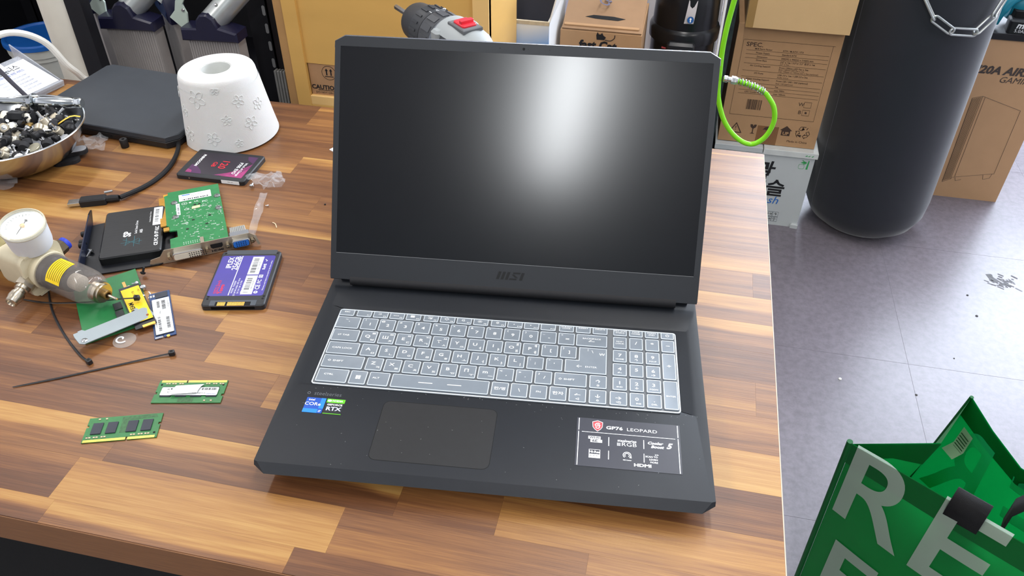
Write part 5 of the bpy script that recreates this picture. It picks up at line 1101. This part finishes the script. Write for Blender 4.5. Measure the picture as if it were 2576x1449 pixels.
for z, c_ in ((.4640, '2.5" x 2ea'), (.4500, 'Rear 120mm LED Fan x 1ea'), (.4450, 'Top 120mm or 140mm Fan x 2ea (optional)'), (.4290, 'Audio in/out'), (.4125, 'Rear 120 (optional)')): text(c_, .0054, M_brown_ink, spx, (.371, ys-.0002, z), FACE, align='LEFT')
g = barcode(.311, .336, .349, .364, 0, M_brown_ink, spx, 21, rot=FACE, loc=(0, ys-.0002, 0))
text('W', .0140, M_brown_ink, spx, (.4455, ys-.0002, .3625), FACE); text('B', .0140, M_brown_ink, spx, (.4455, ys-.0002, .3405), FACE)
for z in (.3625, .3405):
    g = MB(); g.M = Matrix.Translation((.461, ys+.0004, z)) @ XZ; g.ring(rr(.018, .0155), rr(.017, .0145), 0, .0006); g.build('print', M_brown_ink, spx, smooth=0)
g = MB(); g.M = Matrix.Translation((.461, ys+.0004, .3405)) @ XZ; g.prism(circ(.0028, 12), 0, .0006); g.build('print', M_brown_ink, spx)
def ic(P, x, z, hole=None):
    g = MB(); g.M = Matrix.Translation((x, ys+.0004, z)) @ XZ
    (g.ring(P, hole, 0, .0006) if hole else g.prism(P, 0, .0006)); return g.build('print', M_brown_ink, spx, smooth=0)
tri = [(-.017, -.014), (.017, -.014), (0, .016)]; ic(tri, .296, .280, inset(tri, .0022)); text('!', .018, M_brown_ink, spx, (.296, ys-.0002, .279), FACE)
ic([(-.008, .013), (-.007, .006), (-.0012, .001), (-.0012, -.011), (-.006, -.0135), (.006, -.0135), (.0012, -.011), (.0012, .001), (.007, .006), (.008, .013), (.002, .013), (0, .008), (-.002, .013)], .340, .281)
ic([(-.014, 0), (-.009, .008), (0, .011), (.009, .008), (.014, 0), (.009, .002), (.005, 0), (.0012, .002), (.0012, -.010), (-.004, -.013), (-.006, -.009), (-.0012, -.009), (-.0012, .002), (-.005, 0), (-.009, .002)][::-1], .379, .281)
ic([(-.011, -.013), (.011, -.013), (.011, .002), (.015, .002), (0, .015), (-.015, .002), (-.011, .002)], .424, .284); text('UP', .0125, M_kraft, spx, (.424, ys-.0006, .2772), FACE, bold=.03)
text('♻', .034, M_brown_ink, spx, (.466, ys-.0002, .283), FACE); text('Made in China', .0085, M_brown_ink, spx, (.457, ys-.0002, .2560), FACE, xs=1.05)
g = MB(); g.M = XZ; g.box(.351, .2405, .0001, .405, .293, .0003); g.build('packing_tape', film_mat('tape_brown', S(140, 92, 52), .70, .2), spx, smooth=0)
ux = thing('plain_carton', 'plain pale cardboard carton on top of the specification carton', 'box', (0, 1.562, .561))
MB().box(.268, 0, 0, .509, .29, .34, .001).build('carton', M_kraft_l, ux)
MB().box(.268, -.0010, 0, .286, -.0002, .34).build('packing_tape', film_mat('tape_clear', S(176, 140, 80), .6, .2), ux)
# green coiled air hose
hs = thing('air_hose', 'bright green air hose hanging in a loop beside the laptop', 'hose', (0, .76, 0))
M_hose = mat('hose_green', S(132, 222, 36), .22, var=.04)
P = [(.262, .02, 2.2), (.235, .01, 1.5), (.2005, 0, 1.05), (.1840, 0, .905), (.1795, 0, .842), (.1815, 0, .793), (.1855, 0, .755), (.2010, 0, .716), (.2240, 0, .690), (.2480, 0, .681), (.2660, 0, .695), (.2740, 0, .722), (.2690, 0, .747), (.2540, 0, .767)]
MB().tube(bez(P, 8), .0039, 12).build('hose', M_hose, hs)
MB().tube(bez([(.2540, 0, .767), (.2410, 0, .7745), (.2240, 0, .7795), (.2080, 0, .7830)], 6), .0038, 12).build('hose_end', M_hose, hs)
Q = bez([(.2500, 0, .7695), (.2380, 0, .7755), (.2230, 0, .7800), (.2080, 0, .7830)], 14); sp_ = []
for k in range(len(Q)*6):
    t = k/(len(Q)*6-1)*(len(Q)-1.001); i = int(t); p = Q[i].lerp(Q[i+1], t-i); d_ = (Q[i+1]-Q[i]).normalized(); n_ = Vector((0, 1, 0)); b2 = d_.cross(n_); a = t*2*math.pi*11/len(Q)
    sp_.append(p+(n_*math.cos(a)+b2*math.sin(a))*.0049)
MB().tube(sp_, .0009, 5).build('spring_guard', M_steel, hs)
fx = (Vector((.189, 0, .7845))-Vector((.208, 0, .783))).normalized(); Mx = Matrix.Translation((.208, 0, .783)) @ fx.to_track_quat('Z', 'Y').to_matrix().to_4x4()
g = MB(); g.M = Mx; g.lathe([(.0052, 0), (.0060, .002), (.0060, .008)], 6); g.build('fitting_nut', M_steel, hs)
g = MB(); g.M = Mx; g.lathe([(.0040, .008), (.0040, .013), (.0052, .014), (.0052, .019), (.0036, .020)], 14); g.build('fitting', M_steel, hs)

# punching bag with a chain lying over it
pbg = thing('punching_bag', 'tall dark punching bag standing on the floor', 'punching bag', (.687, 1.658, 0))
M_bag = mat('bag_vinyl', S(25, 29, 37), .55, var=.06, vs=30, bump=.1, bs=1200); M_bag.node_tree.nodes['Principled BSDF'].inputs['Sheen Weight'].default_value = .35; M_bag.node_tree.nodes['Principled BSDF'].inputs['Sheen Roughness'].default_value = .4
pf = [(.02, 0), (.07, .003), (.115, .014), (.142, .036), (.158, .070), (.162, .11), (.162, .5), (.162, .9), (.150, 1.02), (.10, 1.05)]
g = MB(); g.loft([[(-.016*z/.75+r_*math.cos(2*math.pi*k/56), r_*math.sin(2*math.pi*k/56), z) for k in range(56)] for r_, z in pf]); g.build('bag_body', M_bag, pbg)
a_ = R(204); MB().tube([(-.016*z/.75+.1624*math.cos(a_), .1624*math.sin(a_), z) for z in (.07, .2, .4, .6, .8, .98)], .0006, 4).build('stitching', mat('stitch_grey', S(92, 92, 96), .7), pbg)
g = MB(); g.M = Matrix.Translation((.060, -.1530, .712)) @ XZ; g.prism(rect(-.03, -.012, .03, .012), 0, .0006); g.build('white_patch', M_paper, pbg, smooth=0)
chn = thing('steel_chain', 'galvanised chain hanging in a curve over the punching bag', 'chain', (0, 0, 0))
CP = [Vector(p) for p in ((.596, 1.4965, .735), (.622, 1.488, .690), (.656, 1.481, .645), (.701, 1.483, .619), (.756, 1.500, .614), (.787, 1.524, .645), (.803, 1.540, .690), (.815, 1.556, .740))]
for k in range(len(CP)-1):
    a, b_ = CP[k], CP[k+1]; d_ = (b_-a); L_ = d_.length+.007; d_.normalize(); nrm = Vector((a.x-.676, a.y-1.655, 0)).normalized()
    up_ = d_.cross(nrm) if k in (0, 2, 3, 5) else nrm
    up_ = (up_-d_*up_.dot(d_)).normalized(); m_ = (a+b_)/2; hw_ = .0078; pts = []
    for t in range(20):
        an = 2*math.pi*t/20; pts.append(m_+d_*((L_/2-hw_)*(1 if math.cos(an) > 0 else -1)+hw_*math.cos(an))+up_*hw_*math.sin(an))
    MB().tube(pts, .0026, 8, closed=True).build('chain_link', mat('galvanised', S(186, 190, 188), .35, .8), chn)
# tall carton with a computer case drawing
gx = thing('case_carton', 'brown carton with a line drawing of a computer case', 'box', (0, 1.835, 0))
MB().box(.855, 0, 0, 1.094, .42, .480, .001).build('carton', mat('kraft_warm', S(190, 150, 112), .85, var=.04, vs=20), gx)
M_gi = mat('grey_brown_ink', S(72, 62, 58), .7)
text('H20A AIRFLOW', .030, M_gi, gx, (.888, -.0008, .396), FACE, align='LEFT', bold=.04, shear=.25, xs=1.05); text('GAMING CASE', .024, M_gi, gx, (.968, -.0008, .372), FACE, align='LEFT', shear=.25)
M_ln = mat('line_ink', S(112, 92, 76), .7)
for a, b_ in (((.946, .322), (1.053, .290)), ((.946, .322), (.922, .314)), ((.946, .322), (.950, .060)), ((1.053, .290), (1.057, .094)), ((.950, .066), (1.058, .092)), ((.922, .314), (.930, .048)), ((.930, .048), (.952, .062)), ((.953, .318), (.958, .070)), ((1.030, .084), (1.034, .070)), ((1.034, .070), (1.050, .076)), ((1.050, .076), (1.052, .090)), ((.960, .066), (.964, .056)), ((.964, .056), (.978, .062))):
    MB().tube([(a[0], -.0003, a[1]), (b_[0], -.0003, b_[1])], .0006, 4).build('print', M_ln, gx)
for k in range(9): MB().tube([(.9235+.0024*k, -.0003, .312+.0009*k), (.931+.0020*k, -.0003, .052+.0012*k)], .0005, 4).build('print', M_ln, gx)
MB().box(.850, -.004, .4805, 1.099, .42, .4975, .001).build('black_band', mat('band_black', S(22, 22, 26), .5), gx)
# teal cordless tool on the carton
tl_ = thing('teal_power_tool', 'teal cordless tool with a black battery on the brown carton', 'power tool', (.936, 1.900, .498))
M_tealp = mat('tool_teal', S(24, 128, 150), .4, var=.05)
g = MB(); g.M = Matrix.Translation((.060, .01, .050)); g.loft([[(x_, (.030+.012*math.sin(q))*math.cos(2*math.pi*k/20), (.034+.010*math.sin(q))*math.sin(2*math.pi*k/20)) for k in range(20)] for x_, q in ((-.050, 0), (-.035, 1), (0, 1.6), (.045, 1.2), (.075, .2))]); g.build('housing', M_tealp, tl_)
g = MB(); g.tube(bez([(.028, -.015, .085), (.000, -.025, .070), (-.015, -.03, .040), (-.022, -.03, .012)], 6), [.014]*12+[.012]*7, 12); g.build('guard', M_tealp, tl_)
g = MB(); g.M = Matrix.Translation((.052, -.045, 0)) @ Matrix.Rotation(R(-8), 4, 'Z'); g.prism(rr(.090, .050, .008), 0, .034, .004); bt = g.build('battery', M_black, tl_)
text('makita', .022, M_white, bt, (.050, -.0712, .022), (R(90), 0, R(-8)), shear=.2, bold=.03); text('5.0Ah', .012, M_white, bt, (.034, -.0690, .008), (R(90), 0, R(-8)))
MB().prism(rr(.03, .03, .004, .03, -.03), .030, .050).build('battery_rail', M_dark, tl_)

# ---------------------------------------------------------------- green tote bag on the floor
tt = thing('tote_bag', 'open green woven tote bag with large pale letters', 'tote bag', (0, 0, 0))
def tmat(name, c_):
    m = mat(name, c_, .42, var=.04, vs=30, bump=.1, bs=900); N = m.node_tree.nodes; L = m.node_tree.links; b_ = N['Principled BSDF']
    t_ = N.new('ShaderNodeBsdfTranslucent'); t_.inputs[0].default_value = c_; mx = N.new('ShaderNodeMixShader'); mx.inputs[0].default_value = .38
    L.new(b_.outputs[0], mx.inputs[1]); L.new(t_.outputs[0], mx.inputs[2]); L.new(mx.outputs[0], N['Material Output'].inputs[0]); return m
M_gr = tmat('tote_green', S(6, 134, 58)); M_grd = tmat('tote_hem', S(4, 108, 46)); M_let = tmat('tote_letter', S(182, 200, 180)); M_mint = tmat('tote_mint', S(40, 206, 130))
A, F_, B_ = Vector((.432, .410, .42)), Vector((.555, .440, .418)), Vector((.616, .541, .42))
E_ = Vector((.780, .194, .42)); A0, B0, E0, D0 = Vector((.446, .432, .001)), Vector((.585, .585, .001)), Vector((.778, .215, .001)), Vector((.905, .360, .001)); Dd = Vector((.900, .320, .42))
BK = [B_, Vector((.632, .478, .419)), Vector((.656, .420, .415)), Vector((.74, .360, .41)), Dd]
def fr(s_, t):  # front panel, s along the rim in metres, t metres down from the rim
    u = s_/.41; top = A.lerp(E_, u); bot = A0.lerp(E0, u); w_ = t/.42
    p = top.lerp(bot, w_); n_ = Vector((-.53, -.85, 0)); return p+n_*(.018*math.sin(math.pi*min(1, u))*math.sin(math.pi*min(1, w_)))
g = MB(); g.loft([[fr(.41*i/16, .42*j/10) for i in range(17)] for j in range(11)], False, False, closed=False); fp_ = g.build('front_panel', M_gr, tt)
g = MB(); g.loft([[fr(.41*i/16, .001+.042*j/2)+Vector((-.0005, -.0007, 0)) for i in range(17)] for j in range(3)], False, False, closed=False); g.build('hem', M_grd, tt)
g = MB(); g.loft([[fr(.41*i/16, t_)+Vector((-.0006, -.0008, .0012)) for i in range(17)] for t_ in (0, .0022)], False, False, closed=False); g.build('rim_piping', M_grd, tt)
def seam(P, nm='piping', r_=.0042, mt=None): return MB().tube(P, r_, 10).build(nm, mt or M_grd, tt)
seam([A.lerp(A0, k/6)+Vector((-.004, .002, .002)) for k in range(7)], r_=.0042)
# folded gusset between the two panels
g = MB(); g.loft([[A.lerp(A0, t), (A.lerp(F_, .55)).lerp(A0.lerp(B0, .3), t), F_.lerp(A0.lerp(B0, .5), t**.8)+Vector((0, 0, 0)), (B_.lerp(F_, .5)).lerp(A0.lerp(B0, .75), t), B_.lerp(B0, t)] for t in [j/8 for j in range(9)]], False, False, closed=False); g.build('side_gusset', M_gr, tt, smooth=15)
g = MB(); g.loft([[A.lerp(A0, t)+Vector((.002, .0, .0005)), (A.lerp(F_, .55)).lerp(A0.lerp(B0, .3), t)+Vector((.001, -.001, 0)), F_.lerp(A0.lerp(B0, .5), t**.8)+Vector((.001, -.001, 0))] for t in (0, .05, .09)], False, False, closed=False); g.build('gusset_hem', M_grd, tt, smooth=15)
def bkp(u, t):
    x_ = u*(len(BK)-1); i = min(len(BK)-2, int(x_)); top = BK[i].lerp(BK[i+1], x_-i); return top.lerp(B0.lerp(D0, u), t/.42)
g = MB(); g.loft([[bkp(i/16, .42*j/8) for i in range(17)] for j in range(9)], False, False, closed=False); g.build('back_panel', M_gr, tt)
g = MB(); g.loft([[bkp(i/16, .040*j/2)+Vector((-.0012, -.0008, 0)) for i in range(17)] for j in range(3)], False, False, closed=False); g.build('hem', M_grd, tt)
seam([B_.lerp(B0, k/6) for k in range(7)], r_=.0030)
g = MB(); g.face(g.add([A0, E0, D0, B0])); g.build('bottom_panel', M_gr, tt, smooth=0)
def onpanel(body, fn, size, xs, s0, t0, mt, mir=False, off=(-.0011, -.0015, 0)):
    me = txt_mesh(body, mt, xs, 0, .012, 'LEFT', 10).copy()
    import bmesh
    bm = bmesh.new(); bm.from_mesh(me); bmesh.ops.triangulate(bm, faces=bm.faces[:]); bmesh.ops.subdivide_edges(bm, edges=[e for e in bm.edges if e.calc_length() > .12], cuts=3, use_grid_fill=True); bm.to_mesh(me); bm.free()
    for v in me.vertices:
        x_ = v.co.x*size*(-1 if mir else 1); v.co = fn(s0+x_, t0-v.co.y*size)+Vector(off)
    return link('lettering', me, tt)
onpanel('R', fr, .226, .82, -.004, .083, M_let); onpanel('E', fr, .226, .90, .118, .083, M_let); onpanel(':', fr, .26, 1.1, .218, .110, M_let); onpanel('F', fr, .226, .85, .018, .300, M_let)
onpanel('R', lambda s_, t: bkp(s_/.42, t), .26, .8, .150, .13, M_mint, True, (-.0016, -.0010, 0)); onpanel('E', lambda s_, t: bkp(s_/.42, t), .26, .8, .30, .13, M_mint, True, (-.0016, -.0010, 0))
g = MB(); g.loft([[bkp(.085+.085*i/3, .045+.060*j/3)+Vector((-.004-.010*(j == 3), -.003, 0)) for i in range(4)] for j in range(4)], False, False, closed=False); ct = g.build('care_label', mat('care_cream', S(176, 200, 168), .6), tt)
for k in range(7):
    g = MB(); g.loft([[bkp(.095+.065*i/3, .055+.0065*k+q)+Vector((-.0052, -.0040, 0)) for i in range(4)] for q in (0, .0022)], False, False, closed=False); g.build('print', mat('care_ink', S(60, 92, 66), .6), ct)
# webbing straps
M_web = mat('black_webbing', S(14, 14, 16), .9, var=.15, vs=200, bump=.5, bs=900)
def ribbon(P, side, w_, nm):
    g = MB(); g.loft([[Vector(p)-side*w_/2, Vector(p)+side*w_/2] for p in P], False, False, closed=False); o_ = g.build(nm, M_web, tt)
    md = o_.modifiers.new('t', 'SOLIDIFY'); md.thickness = .0025; return o_
sd_ = (E_-A).normalized(); nv = Vector((-.53, -.85, 0)); mid = fr(.158, 0)
ribbon([mid+nv*.003+Vector((0, 0, -.030)), mid+nv*.006+Vector((0, 0, -.005)), mid+nv*.003+Vector((0, 0, .012)), mid-nv*.010+Vector((0, 0, .018)), mid-nv*.022+Vector((0, 0, .008)), mid-nv*.026+Vector((0, 0, -.04)), mid-nv*.022+Vector((0, 0, -.12))], sd_, .044, 'strap')
c0_ = Vector((.648, .352, .392)); sb = Vector((.42, .9, 0)).normalized()
ribbon([c0_+Vector((.055, -.03, .075)), c0_+Vector((.030, -.012, .066)), c0_+Vector((.004, .004, .045)), c0_+Vector((-.012, .008, .010)), c0_+Vector((-.014, .004, -.03)), c0_+Vector((-.004, -.004, -.07)), c0_+Vector((.02, -.02, -.12))], sb, .034, 'strap')

# ---------------------------------------------------------------- marks and crumbs on the floor
rs = random.Random(9); g = MB()
for k in range(60):
    x_, y_ = rs.gauss(1.018, .022), rs.gauss(1.437, .016)
    if abs(x_-1.018) > .04 or abs(y_-1.437) > .03: continue
    l_, w_, a = rs.uniform(.003, .009), rs.uniform(.0008, .0022), R(-35)+rs.gauss(0, .25); ca_, sa_ = math.cos(a), math.sin(a)
    g.flat([(x_+l_*ca_-w_*sa_, y_+l_*sa_+w_*ca_), (x_-l_*ca_-w_*sa_, y_-l_*sa_+w_*ca_), (x_-l_*ca_+w_*sa_, y_-l_*sa_-w_*ca_), (x_+l_*ca_+w_*sa_, y_+l_*sa_-w_*ca_)], .0003+.00001*k)
g.flat([(.985, 1.462), (.992, 1.434), (1.004, 1.430), (1.012, 1.440), (1.002, 1.452), (.998, 1.466)], .0004)
o = g.build('scuff_mark', mat('scuff_grey', S(98, 98, 100), .7), fl, smooth=0); o['kind'] = 'stuff'
for (x_, y_), s_, c_ in (((.575, .985), .004, (224, 222, 216)), ((.735, .97), .003, (70, 68, 66)), ((.92, 1.36), .003, (60, 60, 60)), ((.925, 1.28), .0035, (64, 62, 62)), ((.86, .92), .002, (60, 60, 60)), ((.84, 1.11), .002, (50, 50, 50))):
    MB().lathe([(s_, 0), (s_*.9, s_*.4), (s_*.3, s_*.7)], 6).build('crumb', mat('crumb_%d' % c_[0], S(*c_), .8), fl, (x_, y_, 0))
